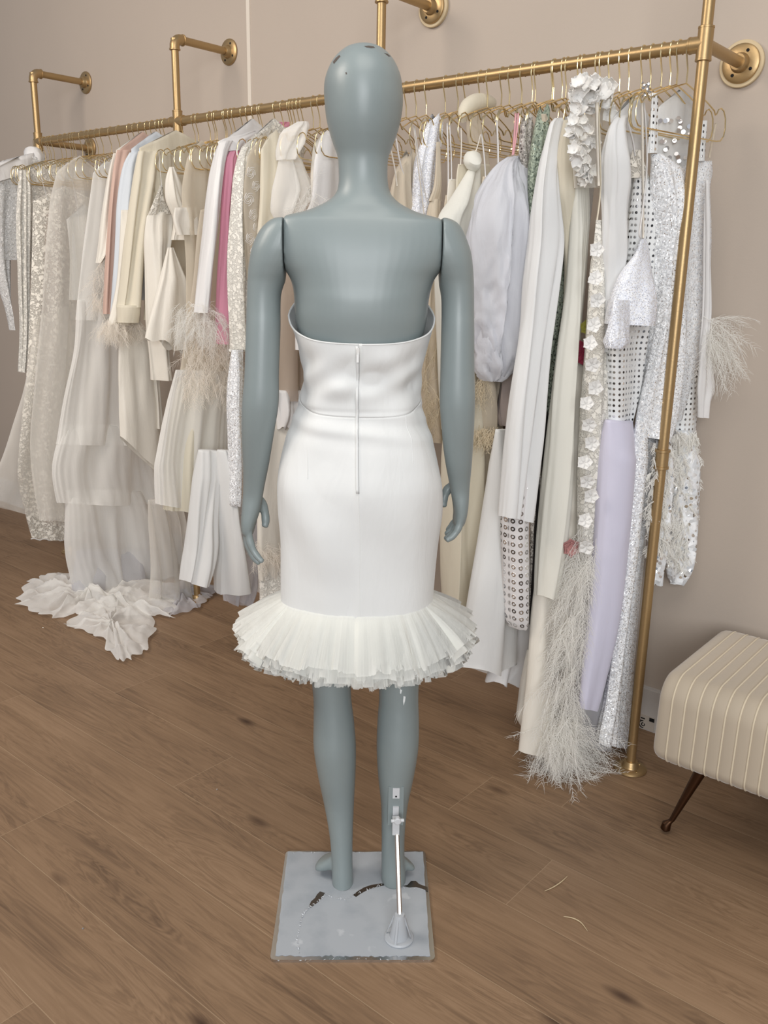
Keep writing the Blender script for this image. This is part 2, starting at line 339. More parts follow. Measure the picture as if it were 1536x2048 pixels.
# ------------------------------------------------------------------ setting
WALL_Y = 2.4286
def floor_material():
    m, nt, ns, ln, p, out = newmat('oak_plank_floor')
    geo = N(ns, 'ShaderNodeNewGeometry'); sep = N(ns, 'ShaderNodeSeparateXYZ'); ln.new(geo.outputs['Position'], sep.inputs[0])
    W, L = 0.207, 1.52
    def math_(op, a, b=None, c=None):
        n = N(ns, 'ShaderNodeMath', operation=op)
        for i, v in enumerate((a, b, c)):
            if v is None: continue
            if isinstance(v, (int, float)): n.inputs[i].default_value = v
            else: ln.new(v, n.inputs[i])
        return n.outputs[0]
    yy = math_('DIVIDE', math_('ADD', sep.outputs['Y'], 20 * W - 2.083), W)
    row = math_('FLOOR', yy); fy = math_('FRACT', yy)
    wn = N(ns, 'ShaderNodeTexWhiteNoise', noise_dimensions='1D'); ln.new(row, wn.inputs['W'])
    # board offset: rows seen in the room step by a fixed part of the length, plus a shift of their own
    off = math_('MULTIPLY', wn.outputs['Value'], L)
    for rn, xj in ((17, -.847), (19, -.939), (14, -1.917), (12, -1.38)):      # board ends seen in the room
        mask = math_('COMPARE', row, float(rn), .4); val = (-30.0 - xj) % L
        off = math_('ADD', math_('MULTIPLY', off, math_('SUBTRACT', 1.0, mask)), math_('MULTIPLY', mask, val))
    xx = math_('DIVIDE', math_('ADD', sep.outputs['X'], math_('ADD', off, 30.0)), L)
    colx = math_('FLOOR', xx); fx = math_('FRACT', xx)
    comb = N(ns, 'ShaderNodeCombineXYZ'); ln.new(row, comb.inputs[0]); ln.new(colx, comb.inputs[1])
    wn2 = N(ns, 'ShaderNodeTexWhiteNoise', noise_dimensions='3D'); ln.new(comb.outputs[0], wn2.inputs['Vector'])
    # grain coordinates, shifted per board
    sh = N(ns, 'ShaderNodeVectorMath', operation='SCALE'); sh.inputs['Scale'].default_value = 7.0; ln.new(wn2.outputs['Color'], sh.inputs[0])
    ad = N(ns, 'ShaderNodeVectorMath', operation='ADD'); ln.new(geo.outputs['Position'], ad.inputs[0]); ln.new(sh.outputs[0], ad.inputs[1])
    mp = N(ns, 'ShaderNodeMapping'); mp.inputs['Scale'].default_value = (1.1, 9.0, 1); ln.new(ad.outputs[0], mp.inputs['Vector'])
    n1 = N(ns, 'ShaderNodeTexNoise'); n1.inputs['Scale'].default_value = 1.6; n1.inputs['Detail'].default_value = 6; n1.inputs['Distortion'].default_value = 1.2
    ln.new(mp.outputs[0], n1.inputs['Vector'])
    wv = N(ns, 'ShaderNodeMath', operation='SINE'); ln.new(math_('MULTIPLY', n1.outputs['Fac'], 85.0), wv.inputs[0])
    mp2 = N(ns, 'ShaderNodeMapping'); mp2.inputs['Scale'].default_value = (3.5, 95.0, 1); ln.new(ad.outputs[0], mp2.inputs['Vector'])
    n2 = N(ns, 'ShaderNodeTexNoise'); n2.inputs['Scale'].default_value = 1.3; n2.inputs['Detail'].default_value = 5; ln.new(mp2.outputs[0], n2.inputs['Vector'])
    mp3 = N(ns, 'ShaderNodeMapping'); mp3.inputs['Scale'].default_value = (1.0, 3.2, 1); ln.new(ad.outputs[0], mp3.inputs['Vector'])
    n3 = N(ns, 'ShaderNodeTexNoise'); n3.inputs['Scale'].default_value = 2.2; n3.inputs['Detail'].default_value = 3; ln.new(mp3.outputs[0], n3.inputs['Vector'])
    # knots
    kv = N(ns, 'ShaderNodeTexVoronoi'); kv.inputs['Scale'].default_value = 1.0
    mp4 = N(ns, 'ShaderNodeMapping'); mp4.inputs['Scale'].default_value = (2.0, 5.2, 1); ln.new(ad.outputs[0], mp4.inputs['Vector']); ln.new(mp4.outputs[0], kv.inputs['Vector'])
    kr = ramp(ns, [(0.0, 1.0), (0.035, 0.7), (0.10, 0.0)]); ln.new(kv.outputs['Distance'], kr.inputs['Fac'])
    gr = ramp(ns, [(0.35, 0.0), (0.62, 1.0)]); ln.new(n1.outputs['Fac'], gr.inputs['Fac'])
    ring = math_('MULTIPLY', math_('MULTIPLY_ADD', wv.outputs[0], .5, .5), gr.outputs['Color'])
    v = math_('MULTIPLY_ADD', ring, .20, math_('MULTIPLY', n2.outputs['Fac'], .50))
    v = math_('ADD', v, math_('MULTIPLY', n3.outputs['Fac'], .60))
    v = math_('ADD', v, math_('MULTIPLY', wn2.outputs['Value'], .16))
    base = ramp(ns, [(0.30, sRGB(152, 124, 97)), (0.55, sRGB(137, 110, 84)), (0.78, sRGB(116, 92, 70)), (0.95, sRGB(90, 70, 53))])
    ln.new(math_('SUBTRACT', v, 0.12), base.inputs['Fac'])
    mk_ = N(ns, 'ShaderNodeMix', data_type='RGBA'); ln.new(kr.outputs['Color'], mk_.inputs['Factor']); ln.new(base.outputs['Color'], mk_.inputs['A']); mk_.inputs['B'].default_value = (*sRGB(64, 44, 32), 1)
    # joints
    ey = math_('MINIMUM', fy, math_('SUBTRACT', 1.0, fy)); ex = math_('MINIMUM', fx, math_('SUBTRACT', 1.0, fx))
    jy = math_('LESS_THAN', ey, 0.0045); jx = math_('LESS_THAN', ex, 0.0006)
    j = math_('MAXIMUM', jy, jx)
    mj = N(ns, 'ShaderNodeMix', data_type='RGBA'); ln.new(math_('MULTIPLY', j, .30), mj.inputs['Factor']); ln.new(mk_.outputs['Result'], mj.inputs['A']); mj.inputs['B'].default_value = (*sRGB(196, 172, 140), 1)
    ln.new(mj.outputs['Result'], p.inputs['Base Color'])
    p.inputs['Roughness'].default_value = .5; p.inputs['Specular IOR Level'].default_value = .35
    b = N(ns, 'ShaderNodeBump'); b.inputs['Strength'].default_value = .25; b.inputs['Distance'].default_value = .001
    ln.new(n2.outputs['Fac'], b.inputs['Height']); ln.new(b.outputs['Normal'], p.inputs['Normal'])
    return m
def structure(name, mb, mat, smooth=False):
    o = mb.build(name, mat, None, smooth); o['kind'] = 'structure'; return o
b = MB(); b.box((-7.5, -3.2, -.05), (3.2, WALL_Y + .1, 0)); structure('floor', b, floor_material())
wallmat = plain('warm_greige_wall_paint', sRGB(186, 173, 160), .85, .3, .12, 260, .015)
b = MB(); b.box((-7.5, WALL_Y, 0), (3.2, WALL_Y + .1, 3.1)); structure('wall_back', b, wallmat)
b = MB(); b.box((-7.5, WALL_Y - .014, 0), (3.2, WALL_Y, .135)); b.box((-7.5, WALL_Y - .009, .135), (3.2, WALL_Y, .14))
structure('baseboard_back', b, plain('baseboard_paint', sRGB(196, 190, 184), .6))
sx = on_y(499, 120, WALL_Y).x
b = MB(); b.box((sx - .009, WALL_Y - .004, .14), (sx + .009, WALL_Y, 3.1)); structure('trim_1', b, plain('pale_wall_strip', sRGB(222, 212, 198), .6))

# ------------------------------------------------------------------ the pipe rack
RY = 2.1733
PX = [-3.8194, -2.8375, -1.8622, -0.8843]
ZR, ZE = 1.8744, 2.1493
PR = 0.0135
rack = thing('clothes_rack', 'long gold pipe clothes rack fixed to the wall, crowded with white gowns', 'clothes rack', (PX[3], RY, 0))
def flange(c, axis, parent, ring=False, marks=True):
    mb = MB(); mb.lathe(c, axis, [(0, .044), (.002, .0465), (.006, .0455), (.009, .041), (.010, .024), (.014, .0215), (.026, .020), (.028, .0185), (.028, .01)], 36)
    f = mb.build('flange', GOLD, parent)
    ax = Vector(axis).normalized(); a = Vector((0, 0, 1)) if abs(ax.z) < .5 else Vector((1, 0, 0)); bb = ax.cross(a).normalized(); a = bb.cross(ax)
    for k in range(4):
        h = MB(); t = pi / 4 + k * pi / 2 + .25; q = Vector(c) + (a * cos(t) + bb * sin(t)) * .0315
        h.lathe(q + ax * .0092, ax, [(0, .0042), (.0012, .004)], 12)
        h.build('screw_hole' if abs(ax.z) < .5 else 'screw_head', HOLE if abs(ax.z) < .5 else WIRE, f)
    if ring:
        r = MB(); r.lathe(Vector(c) - ax * .012, ax, [(0, .0535), (.003, .055), (.011, .055), (.0125, .0535), (.0125, .04)], 40)
        r.build('backing_ring', plain('pale_gold_ring', sRGB(202, 182, 146), .5, .5), parent)
    return f
def collar(mb, c, ax, r=.0185, l=.006):
    ax = Vector(ax).normalized(); mb.lathe(Vector(c) - ax * l / 2, ax, [(0, r - .002), (.001, r), (l - .001, r), (l, r - .002)], 24)
for i, X in enumerate(PX):
    mb = MB(); mb.tube([(X, RY, .012 if i in (0, 3) else .012), (X, RY, ZE)], PR, 24); mb.build('post', GOLD, rack)
    # elbow
    if True:
        R = .026; pts = [(X, RY, ZE - R - .012), (X, RY, ZE - R)] + [(X, RY + R - R * cos(t), ZE - R + R * sin(t)) for t in [pi / 2 * k / 8 for k in range(1, 9)]] + [(X, RY + R + .012, ZE)]
        mb = MB(); mb.tube(pts, .0178, 24); collar(mb, (X, RY, ZE - R - .010), (0, 0, 1), .0200); collar(mb, (X, RY + R + .010, ZE), (0, 1, 0), .0200); mb.build('elbow', GOLD, rack)
        mb = MB(); mb.tube([(X, RY + R, ZE), (X, WALL_Y - .005, ZE)], PR, 24); mb.build('wall_arm', GOLD, rack)
        flange((X, WALL_Y - (.0125 if i == 2 else 0), ZE), (0, -1, 0), rack, i == 2)
    # cross fitting on the rail
    mb = MB(); mb.tube([(X, RY, ZR - .036), (X, RY, ZR + .036)], .0178, 24); collar(mb, (X, RY, ZR - .034), (0, 0, 1)); collar(mb, (X, RY, ZR + .034), (0, 0, 1))
    if i > 0: mb.tube([(X - .036, RY, ZR), (X, RY, ZR)], .0178, 24); collar(mb, (X - .034, RY, ZR), (1, 0, 0))
    if i < 3: mb.tube([(X, RY, ZR), (X + .036, RY, ZR)], .0178, 24); collar(mb, (X + .034, RY, ZR), (1, 0, 0))
    mb.build('cross_fitting', GOLD, rack)
    if i in (0, 3):
        mb = MB(); mb.tube([(X, RY, ZR), (X, WALL_Y - .005, ZR)], PR, 24); mb.build('wall_arm', GOLD, rack)
        flange((X, WALL_Y - (.0125 if i == 3 else 0), ZR), (0, -1, 0), rack, i == 3)
    flange((X, RY, 0), (0, 0, 1), rack)
mb = MB(); mb.tube([(PX[0], RY, ZR), (PX[3], RY, ZR)], .0148, 24); mb.build('rail', GOLD, rack)
zc = on_plane(1323, 918, (PX[3], RY, 0), (sin(YAW), cos(YAW), 0)).z
mb = MB(); mb.tube([(PX[3], RY, zc - .024), (PX[3], RY, zc + .024)], .0168, 24); collar(mb, (PX[3], RY, zc - .022), (0, 0, 1), .0195, .008); collar(mb, (PX[3], RY, zc + .022), (0, 0, 1), .0195, .008); mb.build('coupling', GOLD, rack)

# ------------------------------------------------------------------ hangers
def rail_x(pxx):
    lo, hi = -4.3, -.4
    for _ in range(40):
        m_ = (lo + hi) / 2
        if px((m_, RY, ZR))[0] < pxx: lo = m_
        else: hi = m_
    return lo
def hanger_mesh():
    W = .0019; hk = MB(); r = .0168
    pts = [(0, .016, -.014)] + [(0, r * cos(t), r * sin(t)) for t in [pi * k / 10 for k in range(11)]] + [(0, -r * .98, -.012), (0, -.013, -.020), (0, -.001, -.050), (0, 0, -.056), (0, 0, -.082)]
    hk.tube(pts, W, 6)
    fr = MB(); half = [(.0, -.082), (.03, -.090), (.07, -.101), (.115, -.116), (.145, -.128), (.152, -.137), (.158, -.135), (.166, -.123), (.178, -.119), (.192, -.124), (.204, -.140), (.209, -.163), (.205, -.182), (.192, -.194), (.17, -.197)]
    loop = [(0, y, z) for y, z in half] + [(0, -y, z) for y, z in half[::-1]] 
    fr.tube([Vector(p) for p in loop] , W, 6)
    return hk, fr
hk, fr = hanger_mesh()
h0 = thing('clothes_hanger', 'thin gold wire hanger', 'hanger', (0, 0, 0)); hko = hk.build('hook', WIRE, h0); fro = fr.build('shoulder_frame', WIRE, h0)
HOOKS = [71.5,79.8,88.7,96.4,101.4,107,121.3,130.8,140.2,145.7,151.8,163.4,174.5,182.2,194.4,201,221.7,247,259,270,281,295,307,313,323,329,
 358,369,389,398,414,429,433,449,453,462,469,483,497,510,519.4,534,545.4,559.6,575.6,584,591,598.5,612.5,627,642,
 672,700,728,760,788,813.4,834,853.7,881.4,908,932,948,963.6,981.6,1006,1032,1041.7,1060.8,1084.5,1101,1118.6,1127,1140,1148,1164.6,1184,1212,1240,1259,1264.7,1289,1305,1328,1349.6,1360.6,1381]
first = True
def hanger_label(p):
    if p < 340: return 'thin gold wire hanger on the rail between the left end post and the second post', 'gold wire hangers on the left stretch of the rail'
    if p < 650: return 'thin gold wire hanger on the rail between the second post and the mannequin head', 'gold wire hangers on the stretch of rail left of the mannequin'
    if p < 806: return 'gold wire hanger on the rail just behind the mannequin head', 'gold wire hangers behind the mannequin head'
    if p < 1100: return 'thin gold wire hanger on the rail just right of the mannequin head', 'gold wire hangers right of the mannequin head'
    return 'thin gold wire hanger bunched on the rail near the right end post', 'gold wire hangers near the right end post'
hangers = []
for i, p in enumerate(HOOKS):
    if first: o = h0; first = False
    else:
        o = h0.copy(); COL.objects.link(o)
        for ch in (hko, fro):
            c = ch.copy(); COL.objects.link(c); c.parent = o
    o.location = (rail_x(p), RY, ZR)
    yaw = random.uniform(-7, 7)
    if p > 1270: yaw = -13 + random.uniform(-5, 3)
    o.rotation_euler = (random.uniform(-.02, .02), 0, radians(yaw))
    fp = p - 95
    if not any(a <= fp <= b_ for a, b_ in ((45, 78), (116, 128), (290, 345), (385, 425), (480, 512), (585, 640), (700, 1000), (1165, 1195), (1260, 1300))): o.scale = (1, .80, .97)
    o['label'], o['group'] = hanger_label(p); hangers.append(o)
used_hangers = {}
for p, t in ((1360.6, 'gold wire hanger nearest the right end post, its notched end poking out beyond the post'), (1381, 'gold wire hook hung on the end fitting at the right post')):
    o = hangers[HOOKS.index(p)]; o['label'] = t; del o['group']; used_hangers[o.name] = 1

# ------------------------------------------------------------------ garments
def shoulder_x(x, y, dy=-.19):
    return on_y(x, y, RY + dy).x
def panel(name, X, rows, mat, parent=None, t=.03, folds=3.0, fa=.35, seed=None, pexp=1.0, top=.45, hemwave=0.0, ring=48, mid=0.0, dz=.014, sag=0.0, straight=False, arch=0.0, wr=.0022, pleat=0, pamp=.003, crumple=0.0):
    """a hanging tube of cloth in the plane x = X. rows: (y, xl, xr) or (xl, yl, xr, yr) in photograph pixels, top to bottom; t = half thickness in metres"""
    rnd = random.Random(seed if seed is not None else sum(map(ord, name)) + int(rows[0][0] * 13 + rows[-1][1]))
    R4 = [(r[1], r[0], r[2], r[0]) if len(r) == 3 else r for r in rows]
    P = []
    for xl, yl, xr, yr in R4:
        cx, hw = (xl + xr) / 2, (xr - xl) / 2
        k = pxm(on_x(cx, (yl + yr) / 2, X)); tt = min(t, .88 * hw / k * 1.02)
        f_ = sqrt(max(.12, 1 - (tt * k * .92 / hw) ** 2))
        cy = (yl + yr) / 2; hy = (yr - yl) / 2
        A = on_x(cx - hw * f_, cy - hy * f_, X); B = on_x(cx + hw * f_, cy + hy * f_, X)
        P.append((A.y, A.z, B.y, B.z, tt))
    # even parameter by drop
    H = [0]
    for i in range(1, len(P)): H.append(H[-1] + max(.004, abs(P[i][1] - P[i-1][1])))
    nz = max(6, int(H[-1] / dz))
    fr_ = [(rnd.uniform(.6, 1.0) * folds * (1 + .7 * i), rnd.uniform(0, 6.28), rnd.uniform(-1.6, 1.6), 1 / (1 + i * .8)) for i in range(3)]
    rnd0 = rnd.uniform(0, 40); V = []; F = []; UV = []
    if pleat: ring = max(ring, int(pleat * 5))
    for j in range(nz + 1):
        h = H[-1] * j / nz; i = 0
        while i < len(H) - 2 and H[i + 1] < h: i += 1
        u = (h - H[i]) / max(1e-6, H[i + 1] - H[i])
        if straight: a = tuple(p * (1 - u) + q * u for p, q in zip(P[i], P[i + 1]))
        else: a = crom(P, (i + u) / (len(P) - 1))
        ay, az, by, bz, tt = a; v = h / H[-1]
        tf = tt * (top + (1 - top) * min(1, h / .10))
        fam = fa * tt * min(1, .15 + h / .35)
        wid = abs(by - ay)
        arc = 0; prev = None
        for k in range(ring):
            th = 2 * pi * k / ring; c = spw(cos(th), pexp); s = spw(sin(th), .85)
            w = 0
            for f1, p1, d1, a1 in fr_: w += a1 * sin(f1 * c * 1.6 + p1 + d1 * v * 2.2 + .25 * s)
            w = math.tanh(w * 1.1)
            side = 1 if s >= 0 else -1
            fw = noise.noise(Vector((c * 5.5 + X * 31, (az + bz) * 1.6 + side * 7, rnd0))) * wr * min(1, h / .12) * 1.6 + noise.noise(Vector((c * 14 + side * 3, (az + bz) * 3.2, rnd0 + 5))) * wr * .7
            if pleat: fw += pamp * min(1, .3 + v) * math.sin(th * pleat + 1.3 * noise.noise(Vector((th * 2, v * 3, rnd0))))
            if crumple:
                sw = max(0, v - .55) * 6; nn = noise.noise(Vector((c * 3.6 + v * 1.5 + sw * .4, v * 1.6 - c * sw, rnd0 + side * 3))); n2 = noise.noise(Vector((c * 8 - v * 3 + sw, v * 3.5 + c * sw * 1.5, rnd0 + 9)))
                fw += crumple * ((1 - abs(nn) * 3) * .6 + (1 - abs(n2) * 3) * .35)
            edge = 1 - abs(c) ** 4 * .5
            yy = (ay + by) / 2 - (by - ay) / 2 * c + fam * .35 * sin(3.1 * th + fr_[0][1] + 3 * v)
            zz = (az + bz) / 2 - (bz - az) / 2 * c
            xx = X + mid + tf * s * (1 + .25 * w) + fam * w * edge
            if j == nz and hemwave: zz += hemwave * sin(folds * 2 * c + fr_[1][1])
            if sag: zz -= sag * (1 - c * c) * v
            if arch: zz += arch * (1 - abs(c)) * max(0.0, 1 - v * 3.5)
            xx += SKEW * (yy - RY)
            q = Vector((xx + fw * (.6 + .4 * abs(s)) * side, yy + fw * .8 * (-c), max(zz, .004)))
            if prev is not None: arc += (q - prev).length
            prev = q; V.append(q); UV.append((arc, zz))
    for j in range(nz):
        for k in range(ring):
            k2 = (k + 1) % ring; F.append((j*ring+k, (j+1)*ring+k, (j+1)*ring+k2, j*ring+k2))
    F.append(tuple(range(ring)))
    return mk(name, V, F, M[mat] if isinstance(mat, str) else mat, parent, UV)

def ribbon(name, X, pts, w, mat, parent=None, twist=0.0):
    """narrow strap following photograph points in the plane x = X; w in metres"""
    P = [on_x(a, b_, X) for a, b_ in pts]; mb = MB()
    n = max(6, len(P) * 4); V = []; F = []
    for i in range(n + 1):
        c = Vector(crom([tuple(p) for p in P], i / n)); a = twist * i / n + .6
        d = Vector((cos(a), -sin(a), 0)) * w / 2; nrm = Vector((sin(a), cos(a), 0)) * .0007
        V += [c - d - nrm, c + d - nrm, c + d + nrm, c - d + nrm]
    for i in range(n):
        for k in range(4):
            k2 = (k + 1) % 4; F.append((i*4+k, i*4+k2, (i+1)*4+k2, (i+1)*4+k))
    F += [(0, 1, 2, 3), (n*4+3, n*4+2, n*4+1, n*4)]
    return mk(name, V, F, M[mat] if isinstance(mat, str) else mat, parent)

def plumes(name, X, area_rows, n, L, mat, parent=None, ang=90, spread=28, droop=.5, seed=1, barb=.022, nb=16, depth=.05, wd=.00045, curl=0.0):
    """ostrich plumes: curved spines with fine barbs. area_rows (y, xl, xr) photograph pixels in the plane x = X; ang = direction, 0 right, 90 down"""
    rnd = random.Random(seed); V = []; F = []
    def strip(pts, w0):
        b0 = len(V); m_ = len(pts)
        for i, p in enumerate(pts):
            d = (pts[min(i+1, m_-1)] - pts[max(i-1, 0)]); s = d.cross(p - CAMPOS_SIDE)
            s = s.normalized() if s.length > 1e-9 else Vector((1, 0, 0))
            w = w0 * (1 - .75 * i / (m_ - 1)); V.append(p - s * w); V.append(p + s * w)
        for i in range(m_ - 1): F.append((b0+2*i, b0+2*i+1, b0+2*i+3, b0+2*i+2))
    for _ in range(n):
        t = rnd.random() * (len(area_rows) - 1); i = min(int(t), len(area_rows) - 2); u = t - i
        y, xl, xr = (a * (1 - u) + b_ * u for a, b_ in zip(area_rows[i], area_rows[i+1]))
        root = on_x(xl + (xr - xl) * rnd.random(), y, X) + Vector((rnd.uniform(-1, 1) * depth, rnd.uniform(-.01, .01), 0))
        a = radians(ang + rnd.gauss(0, spread)); d = _r * cos(a) * .95 - Vector((0, 0, 1)) * sin(a) + Vector((rnd.uniform(-.4, .4), rnd.uniform(-.4, .2), 0)); d.normalize()
        ll = L * rnd.uniform(.6, 1.15); seg = 7; p = root.copy(); sp = [p.copy()]; cu = Vector((rnd.uniform(-1, 1), rnd.uniform(-1, 1), 0)) * curl
        for s_ in range(seg):
            d = (d + Vector((0, 0, -droop / seg)) + cu / seg).normalized(); p = p + d * ll / seg
            p.y = min(p.y, 2.41)
            if p.z < .006: p.z = .006; d.z = abs(d.z) * .2
            sp.append(p.copy())
        strip(sp, wd * 1.3)
        side = d.cross(Vector((rnd.uniform(-1, 1), rnd.uniform(-1, 1), rnd.uniform(-1, 1)))).normalized()
        for q in range(nb):
            tt = .12 + .88 * (q + rnd.random()) / nb; k = min(int(tt * seg), seg - 1); c = sp[k].lerp(sp[k+1], tt * seg - k); tg = (sp[k+1] - sp[k]).normalized()
            sg = 1 if q % 2 else -1; bl = barb * rnd.uniform(.6, 1.3) * (1 - .45 * abs(tt - .5))
            b1 = (tg * .75 + side * sg * .8 + Vector((rnd.uniform(-.3, .3), rnd.uniform(-.3, .3), rnd.uniform(-.3, .3)))).normalized()
            pts = [c, c + b1 * bl * .5, c + b1 * bl * .85 + tg * bl * .25 - Vector((0, 0, bl * .12))]
            for z in pts: z.z = max(z.z, .004); z.y = min(z.y, 2.42)
            strip(pts, wd)
    return mk(name, V, F, M[mat], parent, None, False)
CAMPOS_SIDE = Vector((1.0, -1.0, 1.4))

def petal_flower(c, r, nrm, mat, parent, name='fabric_flower', petals=5, seed=0, cup=.35):
    rnd = random.Random(seed); n = Vector(nrm).normalized(); a = n.orthogonal().normalized(); b_ = n.cross(a); V = []; F = []
    for p in range(petals):
        t0 = 2 * pi * p / petals + rnd.uniform(-.12, .12); base = len(V); L = r * rnd.uniform(.88, 1.08)
        for i in range(5):
            u = i / 4; w = .55 * L * sin(pi * (.12 + .80 * u)) * (1 if u < .9 else .8); h = cup * L * u * u
            for s in (-1, -.5, 0, .5, 1):
                dirn = a * cos(t0) + b_ * sin(t0); sd = -a * sin(t0) + b_ * cos(t0)
                V.append(Vector(c) + dirn * (L * u * (1 - .12 * s * s)) + sd * w * s + n * (h + .22 * w * s * s + .001))
        for i in range(4):
            for k in range(4): F.append((base+i*5+k, base+i*5+k+1, base+(i+1)*5+k+1, base+(i+1)*5+k))
    o = mk(name, V, F, M[mat], parent)
    m_ = o.modifiers.new('thickness', 'SOLIDIFY'); m_.thickness = .0006
    return o

# ------------------------------------------------------------------ mannequin (local frame: lx right in the photo, ly away from the camera)
MO = Vector((-1.105, 1.302, 0)); MA = radians(41.4)
MX = Vector((cos(MA), sin(MA), 0)); MY = Vector((-sin(MA), cos(MA), 0))
def ml(lx, ly, z): return MO + MX * lx + MY * ly + Vector((0, 0, z))
def mloc(x, y, ly):
    P = on_plane(x, y, MO + MY * ly, MY); d = P - MO
    return d.dot(MX), P.z
def mrows(rows):
    """(y, xl, xr, ly, ry, exponent) -> (z, lx, ly, rx, ry, e)"""
    out = []
    for y, xl, xr, ly, ry, e in rows:
        a, za = mloc(xl, y, ly); c, zc_ = mloc(xr, y, ly); out.append(((za + zc_) / 2, (a + c) / 2, ly, abs(c - a) / 2, ry, e))
    return out
def loft(mb, rows, n=40, sub=4, lim=None):
    V = []; F = []; m_ = (len(rows) - 1) * sub
    for j in range(m_ + 1):
        z, cx, cy, rx, ry, e = crom(rows, j / m_)
        for k in range(n):
            t = 2 * pi * k / n; lx_ = cx + rx * spw(cos(t), 2 / e)
            if lim: lx_ = min(max(lx_, lim[0]), lim[1])
            V.append(ml(lx_, cy + ry * spw(sin(t), 2 / e), z))
    for j in range(m_):
        for k in range(n):
            k2 = (k + 1) % n; F.append((j*n+k, (j+1)*n+k, (j+1)*n+k2, j*n+k2))
    F.append(tuple(range(n))); F.append(tuple(m_ * n + k for k in range(n))[::-1])
    mb.add(V, F)
def remesh(o, voxel, smooth_it=6):
    r = o.modifiers.new('r', 'REMESH'); r.mode = 'VOXEL'; r.voxel_size = voxel; r.use_smooth_shade = True
    s = o.modifiers.new('s', 'SMOOTH'); s.factor = .5; s.iterations = smooth_it
    dg = bpy.context.evaluated_depsgraph_get(); ev = o.evaluated_get(dg)
    me = bpy.data.meshes.new_from_object(ev); o.modifiers.clear(); old = o.data; o.data = me; bpy.data.meshes.remove(old)
    for v in me.vertices:
        if v.co.z < .0076: v.co.z = .0076
    me.polygons.foreach_set('use_smooth', [True] * len(me.polygons))
def mannequin_paint():
    m, nt, ns, ln, p, out = newmat('grey_blue_mannequin_paint')
    t = N(ns, 'ShaderNodeTexCoord'); n = N(ns, 'ShaderNodeTexNoise'); n.inputs['Scale'].default_value = 26; n.inputs['Detail'].default_value = 5; n.inputs['Roughness'].default_value = .7
    ln.new(t.outputs['Object'], n.inputs['Vector'])
    r = ramp(ns, [(0.0, sRGB(60, 54, 50)), (0.235, sRGB(60, 54, 50)), (0.25, sRGB(134, 144, 144)), (1.0, sRGB(138, 148, 148))]); ln.new(n.outputs['Fac'], r.inputs['Fac'])
    ln.new(r.outputs['Color'], p.inputs['Base Color']); p.inputs['Roughness'].default_value = .40; p.inputs['Specular IOR Level'].default_value = .5
    p.inputs['Coat Weight'].default_value = .12; p.inputs['Coat Roughness'].default_value = .35
    return m
MP = mannequin_paint()
man = thing('mannequin', 'featureless grey blue egg head mannequin seen from behind, wearing the white dress', 'mannequin', ml(0, 0.05, 0))
body_rows = mrows([
 (91, 722, 742, .10, .012, 2), (93, 708, 752, .10, .03, 2), (99, 691, 766, .10, .050, 2), (110, 677, 779, .10, .066, 2), (126, 664, 791, .10, .081, 2), (150, 653, 801, .10, .093, 2), (175, 648, 805, .10, .098, 2),
 (206, 649, 806, .10, .099, 2), (242, 653, 801, .10, .095, 2), (270, 660, 793, .098, .086, 2), (292, 667, 785, .094, .074, 2), (315, 675, 777, .088, .060, 2), (340, 677, 775, .082, .052, 2), (365, 677, 776, .078, .050, 2),
 (385, 673, 781, .074, .051, 2), (400, 660, 793, .072, .054, 2), (412, 640, 811, .070, .058, 2.1), (424, 611, 839, .070, .062, 2.2), (434, 572, 878, .070, .066, 2.3), (443, 548, 902, .070, .071, 2.4), (470, 540, 912, .071, .080, 2.4),
 (500, 545, 907, .073, .088, 2.4), (528, 558, 893, .076, .094, 2.4), (552, 577, 871, .078, .097, 2.5), (575, 586, 862, .08, .100, 2.5), (600, 589, 857, .08, .102, 2.4), (643, 592, 852, .082, .100, 2.4),
 (700, 608, 838, .085, .090, 2.3), (757, 618, 824, .087, .073, 2.2), (804, 616, 826, .086, .071, 2.2), (833, 608, 834, .083, .074, 2.2), (870, 598, 847, .08, .082, 2.3), (921, 584, 860, .075, .092, 2.3),
 (965, 571, 871, .07, .105, 2.3), (1019, 569, 871, .07, .106, 2.3), (1074, 571, 866, .07, .100, 2.3), (1110, 585, 855, .07, .09, 2.2)])
leg_l = mrows([(1040, 576, 716, .07, .095, 2.2), (1110, 574, 716, .07, .088, 2.1), (1200, 592, 712, .072, .075, 2), (1300, 613, 704, .07, .060, 2), (1386, 626, 702, .062, .050, 2), (1440, 627, 708, .055, .050, 2), (1493, 627, 712, .048, .052, 2),
 (1550, 636, 711, .045, .047, 2), (1607, 648, 708, .045, .037, 2), (1663, 658, 706, .034, .031, 2), (1712, 663, 705, .024, .029, 2), (1750, 664, 706, .017, .030, 2), (1772, 665, 706, .014, .030, 2), (1784, 670, 703, .012, .026, 2)])
leg_r = mrows([(1040, 724, 864, .07, .095, 2.2), (1110, 724, 866, .07, .088, 2.1), (1200, 736, 856, .072, .075, 2), (1300, 751, 843, .07, .060, 2), (1386, 758, 837, .062, .050, 2), (1437, 755, 838, .055, .050, 2), (1493, 753, 837, .048, .052, 2),
 (1550, 756, 828, .045, .047, 2), (1607, 762, 816, .045, .037, 2), (1663, 763, 810, .036, .031, 2), (1712, 763, 809, .028, .029, 2), (1745, 763, 811, .022, .030, 2), (1762, 764, 811, .020, .030, 2), (1772, 768, 806, .018, .026, 2)])
SEAM_L = mloc(570.8, 480, .07)[0]; SEAM_R = mloc(880.4, 480, .07)[0]
mb = MB(); loft(mb, body_rows, 56, 4, (SEAM_L, SEAM_R)); loft(mb, leg_l, 36); loft(mb, leg_r, 36)
